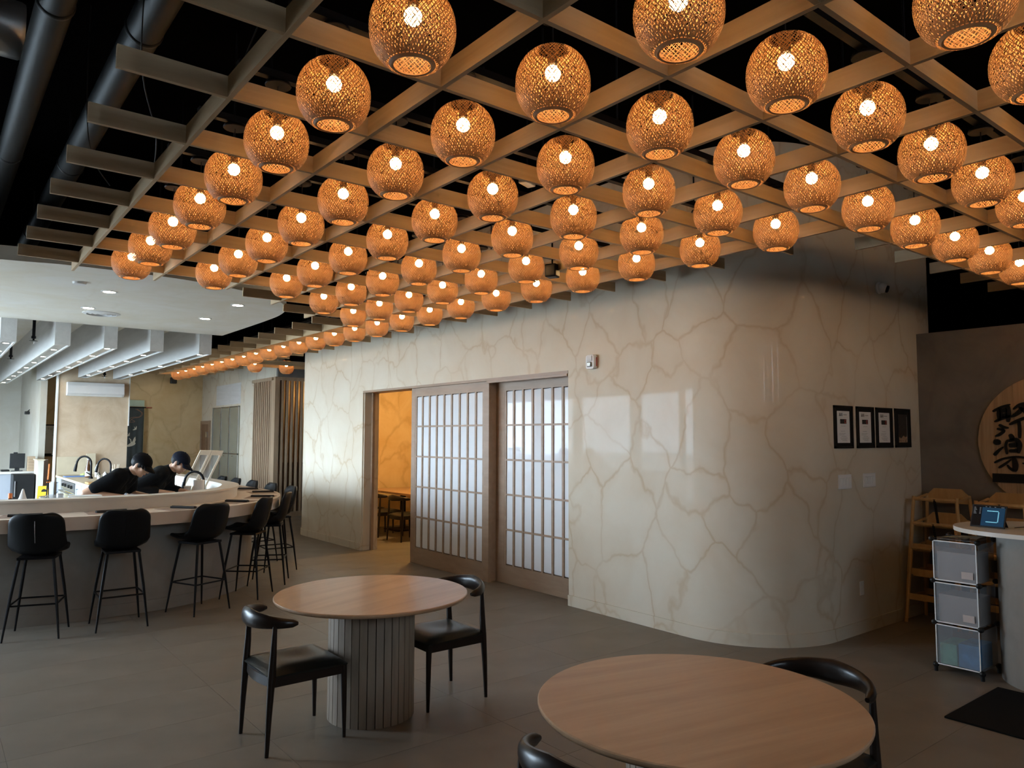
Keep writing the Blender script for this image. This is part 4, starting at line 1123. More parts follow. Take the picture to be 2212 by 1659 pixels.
for k, (u, v, zb, lab) in enumerate([(1.08, 11.5, 3.0, 'black sprinkler drop between the first two light boxes, nearer one'), (1.06, 14.5, 3.0, 'black sprinkler drop between the first two light boxes, farther one'), (2.78, 16.6, 2.93, 'black sprinkler drop right above the air conditioner')]):
    t = thing('sprinkler', lab, 'sprinkler', (u, v, 0))
    MB().tube([(0, 0, zb), (0, 0, 3.36)], 0.019, 10).build('pipe', 'matte_black', t, True)
    MB().lathe([(0.028, zb), (0.028, zb - 0.03), (0.012, zb - 0.034), (0.012, zb - 0.06)], 12).build('fitting', 'black_metal', t, True)
    MB().lathe([(0.05, zb - 0.060), (0.05, zb - 0.063)], 16).build('deflector', 'black_metal', t)
    MB().tube([(0, 0, zb - 0.06), (0, 0, zb - 0.10)], 0.008, 8).build('glass_bulb', 'chrome', t, True)

# ================================================================== KITCHEN BACKGROUND
t = thing('air_conditioner', 'white wall mounted air conditioner', 'air conditioner', (2.19, 17.1, 2.49))
MB().add([(x, y, z) for x in (0, 1.02) for y, z in ((0, 0.05), (0, 0.27), (-0.17, 0.27), (-0.20, 0.20), (-0.20, 0.05), (-0.15, 0.0), (-0.02, 0.0))],
         [tuple(range(7)), tuple(reversed(range(7, 14)))] + [(q, (q + 1) % 7, 7 + (q + 1) % 7, 7 + q) for q in range(7)]).build('casing', 'white_plastic', t, bevel=0.008)
MB().add([(0.04, -0.195, 0.035), (0.98, -0.195, 0.035), (0.98, -0.155, -0.004), (0.04, -0.155, -0.004), (0.04, -0.199, 0.033), (0.98, -0.199, 0.033), (0.98, -0.158, -0.008), (0.04, -0.158, -0.008)],
         [(0, 1, 2, 3), (4, 5, 6, 7), (0, 1, 5, 4), (1, 2, 6, 5), (2, 3, 7, 6), (3, 0, 4, 7)]).build('louver', 'white_paint', t)
t = thing('small_wall_unit', 'small white box on the wall right of the air conditioner', 'wall unit', (3.42, 17.9, 2.62))
MB().box((-0.05, -0.03, -0.06), (0.05, 0.03, 0.06)).build('case', 'white_plastic', t, bevel=0.006)
MB().tube([(0, 0.03, 0), (0, 2.9, 0)], 0.012, 6).build('conduit', 'white_paint', t)
# curtain in the kitchen doorway
t = thing('doorway_curtain', 'dark slate doorway curtain printed with pale cranes', 'curtain', (0, 20.62, 0))
cv = MB()
cols = 24
cv.grid([[(3.86 + 0.52 * i / cols, 0.018 * math.sin(i * 1.1) * (0.3 + 0.7 * (2.40 - z) / 1.8), z) for i in range(cols + 1)] for z in (2.40, 2.0, 1.5, 1.0, 0.6)])
cvo = cv.build('cloth', 'noren', t, True)
md = cvo.modifiers.new('thick', 'SOLIDIFY'); md.thickness = 0.006
for x in (3.81, 4.46): MB().box((x, 0.0, 2.40), (x + 0.02, 0.18, 2.42)).build('wall_bracket', 'matte_black', t)
MB().tube([(3.80, 0.0, 2.41), (4.55, 0.0, 2.41)], 0.014, 8).build('rod', 'matte_black', t, True)
MB().tube([(4.42, 0.0, 2.41), (4.56, 0.0, 2.41)], 0.018, 8).build('rod_end', 'red_print', t, True)
def flat(name, pts, mat, y=-0.035):
    n = len(pts)
    MB().add([(x, y, z) for x, z in pts] + [(x, y + 0.004, z) for x, z in pts], [tuple(range(n)), tuple(reversed(range(n, 2 * n)))] + [(q, (q + 1) % n, n + (q + 1) % n, n + q) for q in range(n)]).build(name, mat, t)
def crane(cx, cz, s):
    flat('printed_crane', [(cx + s * x, cz + s * z) for x, z in [(-1.0, -0.75), (-0.5, -0.95), (0.2, -0.8), (0.75, -0.55), (0.95, -0.2), (0.8, 0.0), (0.95, 0.5), (0.85, 1.2), (0.6, 0.9), (0.35, 0.2), (0.2, 0.0), (0.05, 0.6), (-0.25, 0.85), (-0.4, 0.8), (-0.1, 0.55), (0.0, -0.1), (-0.5, -0.5)]], 'crane_white')
crane(4.17, 1.88, 0.05); crane(4.09, 1.53, 0.12); crane(4.02, 1.72, 0.045)
for q, pts in enumerate([[(4.10, 2.37), (4.24, 2.28), (4.20, 2.18), (4.02, 2.15), (3.94, 2.08)], [(4.14, 2.37), (4.27, 2.26), (4.2, 2.16), (4.05, 2.13), (3.98, 2.04)], [(4.02, 2.10), (4.10, 2.05), (4.0, 2.03), (3.95, 2.0)]]):
    MB().tube([(x, -0.032, z) for x, z in catmull([(x_ + 0.07, z_) for x_, z_ in pts], 5)], 0.005, 6).build('printed_swirl', 'copper_print', t)
tag(MB().box((3.83, 20.70, 2.44), (4.40, 20.79, 2.60)).build('door_header_panel', 'green_panel', bevel=0.006), 'pale green panel above the dark doorway curtain', 'panel')
tag(MB().box((4.38, 20.74, 0.0), (4.41, 20.79, 2.44)).build('door_edge_strip', 'green_panel'), 'pale green door edge right of the dark curtain', 'door edge')
# whiteboard with frame
t = thing('whiteboard', 'small black framed whiteboard on the far yellowish wall', 'whiteboard', (2.42, 20.79, 1.58))
MB().box((-0.24, -0.012, -0.36), (0.24, 0, 0.36)).build('board', 'label_white', t)
for lo, hi in (((-0.26, -0.02, -0.38), (-0.23, 0, 0.38)), ((0.23, -0.02, -0.38), (0.26, 0, 0.38)), ((-0.26, -0.02, 0.35), (0.26, 0, 0.38)), ((-0.26, -0.02, -0.38), (0.26, 0, -0.35))):
    MB().box(lo, hi).build('frame_bar', 'black_plastic', t)
g = MB()
g.box((-0.10, -0.014, 0.294), (-0.06, -0.012, 0.302)).box((-0.084, -0.014, 0.255), (-0.076, -0.012, 0.294))
g.box((-0.045, -0.014, 0.255), (-0.037, -0.012, 0.302)).box((-0.045, -0.014, 0.250), (-0.010, -0.012, 0.258)).box((-0.018, -0.014, 0.255), (-0.010, -0.012, 0.302))
for x, z in ((-0.17, 0.16), (-0.15, 0.19), (0.0, 0.12), (0.03, 0.14), (-0.14, 0.15)): g.box((x, -0.014, z), (x + 0.03, -0.012, z + 0.012)).box((x + 0.012, -0.014, z - 0.02), (x + 0.018, -0.012, z + 0.03))
g.build('marker_writing', 'ink_grey', t)
MB().box((-0.15, -0.03, -0.35), (0.0, -0.012, -0.31)).build('eraser', 'matte_black', t)
t = thing('wall_hook_camera', 'tiny black camera on the pale partition wall', 'camera', (1.90, 20.3, 2.22))
MB().box((-0.10, -0.05, -0.04), (0.0, 0.05, 0.03)).build('body', 'black_plastic', t, bevel=0.01)
MB().tube([(-0.05, 0, 0.02), (0.0, 0.0, 0.07)], 0.012, 6).build('bracket', 'black_plastic', t)
tag(MB().box((4.27, 17.6, 2.86), (4.39, 17.72, 3.0)).build('ceiling_loudspeaker', 'black_plastic', bevel=0.01), 'small black speaker under the far end of the lantern row', 'speaker')
tag(MB().tube([(4.33, 17.66, 2.98), (4.33, 17.66, ZC)], 0.01, 6).build('speaker_rod', 'black_metal'), 'thin black rod holding the far speaker', 'rod')

# glazed cabinet, door and slatted screen on the far side wall
t = thing('glazed_cabinet', 'tall glazed wall cabinet with six grey panes at the far end', 'cabinet', (UF, 17.72, 0))
cw, cz0, czm, cz1 = 1.98, 0.1, 1.255, 2.41
MB().box((-0.02, 0, cz0), (-0.002, cw, cz1)).build('back', 'glass_dark', t)
for k in range(4):
    y = cw * k / 3
    MB().box((-0.05, max(0, y - 0.02), cz0), (-0.02, min(cw, y + 0.02), cz1)).build('upright', 'steel', t)
for z in (cz0, czm, cz1 - 0.03):
    MB().box((-0.045, 0, z), (-0.02, cw, z + 0.03)).build('cross_rail', 'steel', t)
for k in range(3):
    for z0, z1 in ((cz0 + 0.03, czm), (czm + 0.03, cz1 - 0.03)):
        MB().box((-0.036, cw * k / 3 + 0.02, z0), (-0.03, cw * (k + 1) / 3 - 0.02, z1)).build('pane', 'glass_dark', t)
        MB().box((-0.03, cw * k / 3 + 0.03, (z0 + z1) / 2), (-0.022, cw * (k + 1) / 3 - 0.03, (z0 + z1) / 2 + 0.01)).build('shelf', 'clear_glass', t)
    for z in (czm + 0.06, czm - 0.05):
        MB().box((-0.06, cw * (k + 0.5) / 3 - 0.03, z), (-0.036, cw * (k + 0.5) / 3 + 0.03, z + 0.02)).build('latch', 'chrome', t)
tag(MB().box((UF - 0.006, 17.70, 2.46), (UF - 0.001, 19.55, 2.96)).build('wall_panel', 'washed_wood'), 'pale flat panel above the glazed cabinet', 'panel')
t = thing('door_1', 'brown wooden door with a lighter frame beside the glazed cabinet', 'door', kind=S)
MB().box((UF - 0.03, 19.98, 0), (UF - 0.001, 20.08, 2.09)).build('frame_jamb', 'shoji_wood', t)
MB().box((UF - 0.03, 20.70, 0), (UF - 0.001, 20.79, 2.09)).build('frame_jamb', 'shoji_wood', t)
MB().box((UF - 0.03, 20.08, 2.0), (UF - 0.001, 20.70, 2.09)).build('frame_head', 'shoji_wood', t)
MB().box((UF - 0.015, 20.08, 0), (UF - 0.002, 20.70, 2.0)).build('leaf', 'door_wood', t)
MB().box((UF - 0.022, 20.30, 0), (UF - 0.015, 20.34, 2.0)).build('door_edge', 'slat_wood', t)
MB().box((UF - 0.04, 20.16, 1.66), (UF - 0.015, 20.30, 1.80)).build('door_plate', 'steel', t)

scn = thing('slatted_screen', 'corner screen of vertical wooden slats left of the veined wall', 'screen')
VS = 15.45
sl1 = MB().box((-0.006, -0.028, 0), (0.006, 0.028, 2.78)).mesh('slat', 'slat_wood')
for k in range(10):
    put('slat', sl1, scn, (UF - 0.045, VS + 0.19 + 0.115 * k, 0.10))
sl2 = MB().box((-0.022, -0.05, 0), (0.022, 0.05, 2.78)).mesh('slat', 'slat_wood')
for k in range(9):
    put('slat', sl2, scn, (UF + 0.11 + 0.108 * k, VS - 0.03, 0.10))
MB().box((UF - 0.06, VS - 0.09, 0.0), (UF + 0.035, VS + 0.12, 2.88)).build('corner_post', 'slat_wood', scn)
MB().box((UF - 0.012, VS + 0.12, 0.10), (UF - 0.001, VS + 1.35, 2.88)).build('dark_backing', 'door_wood', scn)
MB().box((UF - 0.06, VS + 0.12, 2.88), (UF - 0.001, VS + 1.35, 2.95)).build('top_rail', 'slat_wood', scn)
MB().box((UF - 0.06, VS + 0.12, 0.0), (UF - 0.001, VS + 1.35, 0.10)).build('bottom_rail', 'slat_wood', scn)
MB().box((UF - 0.06, VS - 0.09, 2.88), (UF + 1.2, VS + 0.016, 2.95)).build('top_rail', 'slat_wood', scn)
MB().box((UF + 0.035, VS - 0.09, 0.0), (UF + 1.2, VS + 0.016, 0.10)).build('bottom_rail', 'slat_wood', scn)
tag(MB().box((UF + 0.0, VS - 0.07, 2.95), (UF + 1.3, VS + 0.015, 3.30)).build('wall_screen_header', 'concrete_grey'), 'grey lilac wall strip above the slatted screen', 'wall', kind=S)
tag(MB().box((UF + 0.18, VS + 0.6, 0), (UF + 2.6, VS + 0.7, 3.3)).build('wall_behind_screen', 'plaster_far'), 'dim ochre wall behind the slatted screen', 'wall', kind=S)
tag(MB().box((UF + 1.16, VS - 0.09, 0), (UF + 1.3, VS + 0.6, 2.95)).build('wall_screen_end', 'plaster'), 'plaster wall end right of the slatted screen', 'wall', kind=S)
tag(MB().box((UF + 0.34, VS + 0.2, 0.0), (UF + 1.1, VS + 0.55, 1.12)).build('waiter_station', 'door_wood', bevel=0.01), 'dark cabinet behind the slatted screen', 'cabinet')
lamp = bpy.data.lights.new('screen_lamp_light', 'POINT'); lamp.energy = 4; lamp.color = (1.0, 0.62, 0.25); lamp.shadow_soft_size = 0.1
lo = bpy.data.objects.new('screen_lamp_light', lamp); COL.objects.link(lo); lo.location = (UF + 0.75, VS + 0.32, 2.6)

# back counter with cabinets and oven, fronts face the windows
UCB = 2.09
wt = tag(MB().box((UCB - 0.015, 11.95, 0.88), (2.86, 17.06, 0.92)).build('kitchen_worktop', 'board_cream', bevel=0.004), 'cream worktop of the back kitchen counter', 'worktop')
for k, (a, b_, lab) in enumerate([(12.0, 13.1, 'white kitchen cabinet nearest the bar, beside the first chef'), (13.12, 14.1, 'white kitchen cabinet in the middle of the back counter'), (14.12, 14.75, 'narrow white kitchen cabinet right of the oven'), (16.45, 17.05, 'white kitchen cabinet left of the oven by the wall edge')]):
    t = thing('kitchen_cabinet', lab, 'cabinet', (UCB, a, 0), 0, 'white cabinets under the back worktop')
    MB().box((0.02, 0, 0.0), (0.72, b_ - a, 0.88)).build('body', 'cabinet_white', t)
    d_ = MB().box((0.0, 0.006, 0.10), (0.02, b_ - a - 0.006, 0.872)).build('door', 'cabinet_white', t, bevel=0.002)
    y = (b_ - a) * 0.5
    h_ = MB().box((-0.03, y - 0.008, 0.60), (-0.022, y + 0.008, 0.80)).build('handle', 'steel', d_)
    MB().box((-0.03, y - 0.008, 0.60), (0, y + 0.008, 0.615)).build('handle_post', 'steel', d_)
    MB().box((-0.03, y - 0.008, 0.785), (0, y + 0.008, 0.80)).build('handle_post', 'steel', d_)
t = thing('oven', 'stainless oven with dark glass door under the worktop', 'oven', (UCB, 14.77, 0))
MB().box((0.02, 0, 0.0), (0.72, 1.66, 0.88)).build('body', 'steel', t)
MB().box((0.0, 0.04, 0.18), (0.02, 1.62, 0.70)).build('glass_door', 'glass_dark', t)
MB().box((-0.002, 0.03, 0.72), (0.02, 1.63, 0.86)).build('control_panel', 'steel', t)
MB().tube([(-0.05, 0.15, 0.68), (-0.05, 1.5, 0.68)], 0.014, 8).build('handle', 'steel', t, True)
for y in (0.15, 1.5): MB().box((-0.05, y - 0.01, 0.67), (0.0, y + 0.01, 0.69)).build('handle_post', 'steel', t)
for y in (0.3, 0.6, 1.0, 1.3): MB().lathe([(0.03, 0), (0.026, 0.03), (0.001, 0.032)], 12, Matrix.Translation((-0.002, y, 0.79)) @ Matrix.Rotation(-PI / 2, 4, 'Y')).build('knob', 'black_plastic', t, True)

def gooseneck(label, loc, ang, s=1.0):
    t = thing('faucet', label, 'faucet', loc, ang)
    path_ = [(0, 0, 0), (0, 0, 0.18 * s)] + [(0.10 * s - 0.10 * s * math.cos(a), 0, 0.20 * s + 0.105 * s * math.sin(a)) for a in [PI * q / 10 for q in range(0, 10)]] + [(0.205 * s, 0, 0.19 * s)]
    MB().tube(path_, 0.013 * s, 10).build('neck', 'black_metal', t, True)
    MB().tube([(0.205 * s, 0, 0.195 * s), (0.222 * s, 0, 0.10 * s)], [0.016 * s, 0.021 * s], 10).build('spray_head', 'black_metal', t, True)
    MB().lathe([(0.028 * s, 0), (0.026 * s, 0.02 * s), (0.016 * s, 0.03 * s)], 12).build('base', 'black_metal', t, True)
    MB().tube([(0, 0.02 * s, 0.06 * s), (0.02 * s, 0.08 * s, 0.09 * s)], 0.007 * s, 6).build('lever', 'black_metal', t, True)
ANG_L = math.atan2(0.62, -0.784)      # picture-left direction
gooseneck('black gooseneck faucet on the back counter beside the brown bottle', (2.41, 15.31, 0.92), ANG_L, 1.32)
gooseneck('black gooseneck faucet on the back counter behind the first chef', (2.68, 15.05, 0.92), ANG_L, 1.18)
gooseneck('black gooseneck faucet beside the paper towel roll at the bar', (2.735, 9.57, 0.90), ANG_L, 1.18)
# things on the back counter
t = thing('sauce_bottle', 'brown glass bottle with white label by the back faucet', 'bottle', (2.43, 15.75, 0.92))
MB().lathe([(0.048, 0), (0.05, 0.01), (0.05, 0.17), (0.018, 0.27), (0.016, 0.33)], 18).build('glass', 'amber', t, True)
MB().lathe([(0.051, 0.03), (0.051, 0.12)], 18).build('label', 'label_white', t, True)
MB().lathe([(0.019, 0.33), (0.019, 0.355), (0.001, 0.356)], 12).build('cap', 'label_white', t, True)
for k, (u, v, mat_, h, r, lab) in enumerate([(2.60, 15.9, 'white_plastic', 0.24, 0.035, 'white squeeze bottle between the two back faucets'), (2.52, 15.2, 'chrome', 0.12, 0.03, 'short steel shaker on the back counter'), (2.60, 15.1, 'white_plastic', 0.13, 0.035, 'small white jar near the second back faucet')]):
    t = thing('condiment_bottle', lab, 'bottle', (u, v, 0.92))
    MB().lathe([(r, 0), (r, h * 0.7), (r * 0.5, h * 0.85), (r * 0.4, h * 0.9)], 14).build('body', mat_, t, True)
    MB().lathe([(r * 0.45, h * 0.9), (r * 0.2, h), (0.001, h)], 12).build('cap', mat_, t, True)
def leaning_board(name, label, loc, w, h, mat_, tilt, th=0.02):
    tag(MB().box((-w / 2, -th, 0), (w / 2, 0, h), Matrix.Rotation(tilt, 4, 'X')).build(name, mat_, loc=loc, bevel=0.004), label, 'board')
leaning_board('cutting_board', 'wide cream cutting board leaning on the kitchen wall', (2.33, 17.0, 0.92), 0.50, 0.36, 'board_cream', R(-8))
leaning_board('cutting_board', 'tall narrow pale board leaning behind the faucets', (2.66, 16.95, 0.92), 0.17, 0.42, 'board_cream', R(-6))
tag(MB().box((-0.19, -0.14, 0), (0.19, 0.14, 0.016)).build('cutting_board', 'blue_board', loc=(2.30, 16.2, 0.92), bevel=0.004), 'blue cutting board lying on the back worktop', 'board')
tag(MB().box((-0.26, -0.16, 0), (0.26, 0.16, 0.03)).build('cutting_board', 'chair_pine', loc=(2.36, 13.7, 0.92), bevel=0.004), 'wooden cutting board lying on the back worktop', 'board')
tag(MB().box((-0.22, -0.2, 0), (0.22, 0.2, 0.014)).build('cutting_board', 'board_cream', loc=(2.36, 12.6, 0.92), bevel=0.004), 'cream cutting board at the near end of the back worktop', 'board')
def heap(label, loc, mat_, s):
    b_ = MB()
    for q in range(7):
        a = 2 * PI * q / 7
        b_.ball((s * 0.55 * math.cos(a), s * 0.5 * math.sin(a), s * 0.2), (s * 0.5, s * 0.42, s * 0.26), 8, 6)
    b_.ball((0, 0, s * 0.35), (s * 0.5, s * 0.5, s * 0.3), 8, 6)
    o = b_.build('vegetable_heap', mat_, loc=loc, smooth=True)
    md = o.modifiers.new('join', 'REMESH'); md.mode = 'VOXEL'; md.voxel_size = 0.012
    tag(o, label, 'vegetables', kind='stuff')
heap('pale green chopped vegetables by the blue board', (2.46, 16.35, 0.936), 'food_green', 0.075)
heap('pale green chopped vegetables on the near board', (2.42, 12.75, 0.934), 'food_green', 0.075)
t = thing('utensil_crock', 'pale wooden utensil crock behind the second back faucet', 'crock', (2.86, 15.6, 0.92))
MB().lathe([(0.085, 0), (0.09, 0.16), (0.082, 0.16), (0.078, 0.01)], 20).build('pot', 'board_cream', t, True)
for q in range(4): MB().tube([(0.03 * math.cos(q * 1.7), 0.03 * math.sin(q * 1.7), 0.02), (0.06 * math.cos(q * 1.7), 0.06 * math.sin(q * 1.7), 0.24)], 0.008, 6).build('utensil', 'pale_wood', t)
# far left corner: fridge, monitor, boxes, broom, floor sign
t = thing('small_fridge', 'black small fridge in the far left kitchen corner', 'fridge', (1.42, 17.55, 0))
MB().box((0, 0, 0.02), (0.36, 0.5, 0.93)).build('body', 'black_plastic', t, bevel=0.006)
MB().box((0.004, -0.03, 0.03), (0.356, 0, 0.92)).build('door', 'matte_black', t, bevel=0.006)
MB().box((0.02, -0.05, 0.5), (0.04, -0.03, 0.8)).build('handle', 'steel', t)
tag(MB().box((0.55, 18.05, 0.92), (1.88, 18.35, 0.97)).build('side_worktop', 'ledge_white', bevel=0.004), 'white worktop behind the black fridge at far left', 'worktop')
tag(MB().box((0.55, 18.08, 0), (1.86, 18.34, 0.92)).build('side_cabinet', 'cabinet_white'), 'white cabinet behind the black fridge at far left', 'cabinet')
t = thing('monitor', 'black order monitor on the far left worktop', 'monitor', (1.53, 18.2, 0.97), R(-6))
MB().box((-0.13, -0.02, 0.06), (0.13, 0.02, 0.36)).build('screen', 'black_plastic', t, bevel=0.006)
MB().box((-0.04, 0.0, 0.0), (0.04, 0.06, 0.22)).build('stand', 'black_plastic', t)
MB().box((-0.10, -0.08, 0.0), (0.10, 0.08, 0.012)).build('foot', 'black_plastic', t)
MB().box((-0.07, -0.018, 0.36), (0.0, 0.02, 0.385)).build('top_camera', 'black_plastic', t)
tag(MB().box((0, 0, 0), (0.14, 0.2, 0.035)).build('black_cloth', 'matte_black', loc=(1.26, 18.1, 0.97), bevel=0.012), 'black cloth lying on the far left worktop', 'cloth')
for k in range(5):
    tag(MB().box((0, 0, 0), (0.13, 0.2, 0.058)).build('tray_box', 'cardboard', loc=(1.70, 18.1, 0.97 + 0.06 * k), bevel=0.003), 'brown tray box beside the monitor, %s from the bottom of the stack' % ORD[k + 1], 'box', 'stack of brown tray boxes')
t = thing('white_post', 'pale short partition panel right of the black fridge', 'panel', (1.80, 17.35, 0))
MB().box((0, 0, 0), (0.10, 0.6, 1.20)).build('panel', 'plaster_pale', t)
MB().box((-0.02, -0.02, 1.20), (0.12, 0.62, 1.225)).build('cap', 'board_cream', t)
tag(MB().box((1.905, 17.9, 0), (2.035, 17.94, 1.21)).build('plywood_sheet', 'pinkish_box'), 'beige sheet standing beside the kitchen wall edge', 'sheet')
t = thing('wet_floor_sign', 'yellow wet floor sign in the far left kitchen', 'floor sign', (1.86, 17.0, 0))
for s in (-1, 1):
    MB().add([(-0.10, s * 0.14, 0.0), (0.14, s * 0.14, 0.0), (0.11, s * 0.02, 0.72), (-0.07, s * 0.02, 0.72), (-0.10, s * 0.15, 0.0), (0.14, s * 0.15, 0.0), (0.11, s * 0.03, 0.72), (-0.07, s * 0.03, 0.72)],
             [(0, 1, 2, 3), (4, 5, 6, 7), (0, 1, 5, 4), (1, 2, 6, 5), (2, 3, 7, 6), (3, 0, 4, 7)]).build('panel', 'yellow_sign', t)
MB().lathe([(0.045, 0), (0.045, 0.003)], 18, Matrix.Translation((0.02, -0.045, 0.62)) @ Matrix.Rotation(PI / 2, 4, 'X')).build('emblem', 'ink', t)
for k, z in enumerate((0.50, 0.44, 0.38)):
    MB().box((-0.04, -0.075 - 0.01 * k, z), (0.08, -0.065 - 0.01 * k, z + 0.03)).build('lettering', 'ink', t)
t = thing('dustpan_broom', 'orange and black broom leaning by the yellow floor sign', 'broom', (1.90, 16.8, 0))
MB().tube([(-0.01, 0, 0.0), (0.02, 0.02, 0.85)], 0.012, 8).build('lower_handle', 'matte_black', t)
MB().tube([(0.02, 0.02, 0.85), (0.035, 0.03, 1.15)], 0.014, 8).build('upper_handle', 'orange', t)
MB().tube([(0.06, 0, 0.0), (0.035, 0.03, 0.8)], 0.010, 8).build('second_handle', 'matte_black', t)
MB().tube([(0.0, 0.015, 0.80), (0.06, 0.03, 0.80)], 0.012, 8).build('clip', 'orange', t)
tag(MB().box((1.96, 16.9, 0), (2.03, 17.05, 0.80)).build('white_bin', 'white_paint', bevel=0.004), 'white slim box left of the kitchen cabinets', 'box')

# things on the bar's inner worktop
t = thing('wrapped_bowl', 'glass bowl under cling film at the left of the bar ledge', 'bowl', (1.02, 8.60, 1.0))
MB().lathe([(0.06, 0.0), (0.10, 0.05), (0.11, 0.10), (0.104, 0.10), (0.09, 0.05), (0.001, 0.01)], 22).build('bowl', 'clear_glass', t, True)
MB().lathe([(0.112, 0.102), (0.06, 0.115), (0.001, 0.108)], 22).build('film', 'frosted', t, True)
MB().lathe([(0.03, 0.0), (0.03, 0.13), (0.001, 0.13)], 12, Matrix.Translation((0.06, -0.08, 0.0))).build('jar', 'steel', t, True)
t = thing('wrapped_tray', 'film covered tray beside the glass bowl on the bar', 'tray', (1.30, 8.53, 1.0))
MB().prism(superellipse(0.14, 0.10, 4, 24), 0.0, 0.085).build('tray', 'frosted', t, True)
MB().prism(superellipse(0.145, 0.105, 4, 24), 0.085, 0.10).build('film', 'label_white', t, True)
t = thing('ware_stand', 'steel stand lifting the bowl and tray behind the ledge', 'stand', (1.13, 8.57, 0.90))
MB().box((-0.25, -0.13, 0.08), (0.38, 0.13, 0.098)).build('shelf', 'steel', t)
for x in (-0.23, 0.36):
    for y in (-0.11, 0.11): MB().tube([(x, y, 0), (x, y, 0.08)], 0.008, 6).build('leg', 'steel', t)
t = thing('squeeze_bottle', 'white nozzle bottle at the far left behind the ledge', 'bottle', (0.78, 8.60, 0.90))
MB().lathe([(0.045, 0), (0.045, 0.17), (0.03, 0.20), (0.008, 0.28), (0.001, 0.285)], 16).build('body', 'white_plastic', t, True)
MB().lathe([(0.046, 0.06), (0.046, 0.10)], 16).build('band', 'label_white', t, True)
t = thing('orange_bottle', 'small bottle with orange cap at the far left behind the ledge', 'bottle', (0.68, 8.60, 0.90))
MB().lathe([(0.03, 0), (0.03, 0.17), (0.015, 0.20)], 14).build('body', 'amber', t, True)
MB().lathe([(0.018, 0.20), (0.018, 0.245), (0.001, 0.246)], 12).build('cap', 'orange', t, True)
t = thing('paper_towel', 'white paper towel roll standing by the bar faucet', 'paper towel', (2.62, 9.36, 0.90))
MB().lathe([(0.02, 0), (0.062, 0), (0.062, 0.27), (0.02, 0.27)], 24, closed=True).build('roll', 'paper', t, True)
MB().lathe([(0.019, 0.0), (0.019, 0.275)], 12).build('core', 'cardboard', t, True)
t = thing('paper_cup', 'white paper cup stack left of the towel roll', 'cup', (2.50, 9.40, 0.90))
MB().lathe([(0.032, 0), (0.042, 0.20), (0.038, 0.20), (0.03, 0.01)], 18).build('cup', 'paper', t, True)
MB().lathe([(0.040, 0.192), (0.045, 0.196), (0.040, 0.20)], 18).build('rim', 'paper', t, True)
t = thing('white_pot', 'white mug and bowl behind the ledge between chef and glass doors', 'pot', (2.42, 9.95, 0.90))
MB().lathe([(0.07, 0.0), (0.095, 0.05), (0.10, 0.19), (0.09, 0.19), (0.085, 0.03), (0.001, 0.02)], 22).build('pot', 'white_plastic', t, True)
MB().tube([(-0.09, 0, 0.15), (-0.145, 0, 0.14), (-0.145, 0, 0.07), (-0.09, 0, 0.06)], 0.010, 8).build('handle', 'white_plastic', t, True)
t = thing('knife_rack', 'bundle of knives and brushes in a holder at the bar corner', 'utensil holder', (2.88, 10.25, 0.90))
MB().box((-0.04, -0.16, 0), (0.04, 0.16, 0.14)).build('holder', 'steel', t, bevel=0.004)
for q, (y, h, mat_) in enumerate([(-0.13, 0.24, 'matte_black'), (-0.07, 0.22, 'door_wood'), (-0.01, 0.26, 'matte_black'), (0.05, 0.21, 'chair_pine'), (0.11, 0.24, 'matte_black')]):
    MB().tube([(0, y, 0.10), (0.02 * (q - 2), y + 0.01, h)], 0.010, 6).build('utensil', mat_, t)
# two light framed glass doors leaning at the bar
for k in range(2):
    t = thing('display_door', ['pale framed glass display door leaning at the bar, left one', 'pale framed glass display door leaning at the bar, right one'][k], 'glass door', (0, 0, 0), 0, 'leaning display doors')
    w0 = Vector((2.56, 10.05, 0.93)); wd = Vector((0.135, -0.02, -0.005)); hd = Vector((0.21, -0.165, 0.59))
    o0 = w0 + wd * k * 1.03
    nd = wd.normalized().cross(hd.normalized()) * 0.022
    def para(a0, a1, b0, b1, nm, mat_, dn=0.0, th=1.0):
        q = []
        for dd in (dn, dn + th):
            q += [tuple(o0 + wd * a + hd * b_ + nd * dd) for a, b_ in ((a0, b0), (a1, b0), (a1, b1), (a0, b1))]
        MB().add(q, [(0, 1, 2, 3), (4, 5, 6, 7), (0, 1, 5, 4), (1, 2, 6, 5), (2, 3, 7, 6), (3, 0, 4, 7)]).build(nm, mat_, t)
    para(0, 0.16, 0, 1, 'stile', 'pale_wood'); para(0.84, 1.0, 0, 1, 'stile', 'pale_wood')
    para(0.16, 0.84, 0, 0.07, 'rail', 'pale_wood'); para(0.16, 0.84, 0.90, 1.0, 'rail', 'pale_wood')
    para(0.16, 0.84, 0.07, 0.90, 'glass', 'clear_glass', 0.4, 0.2)

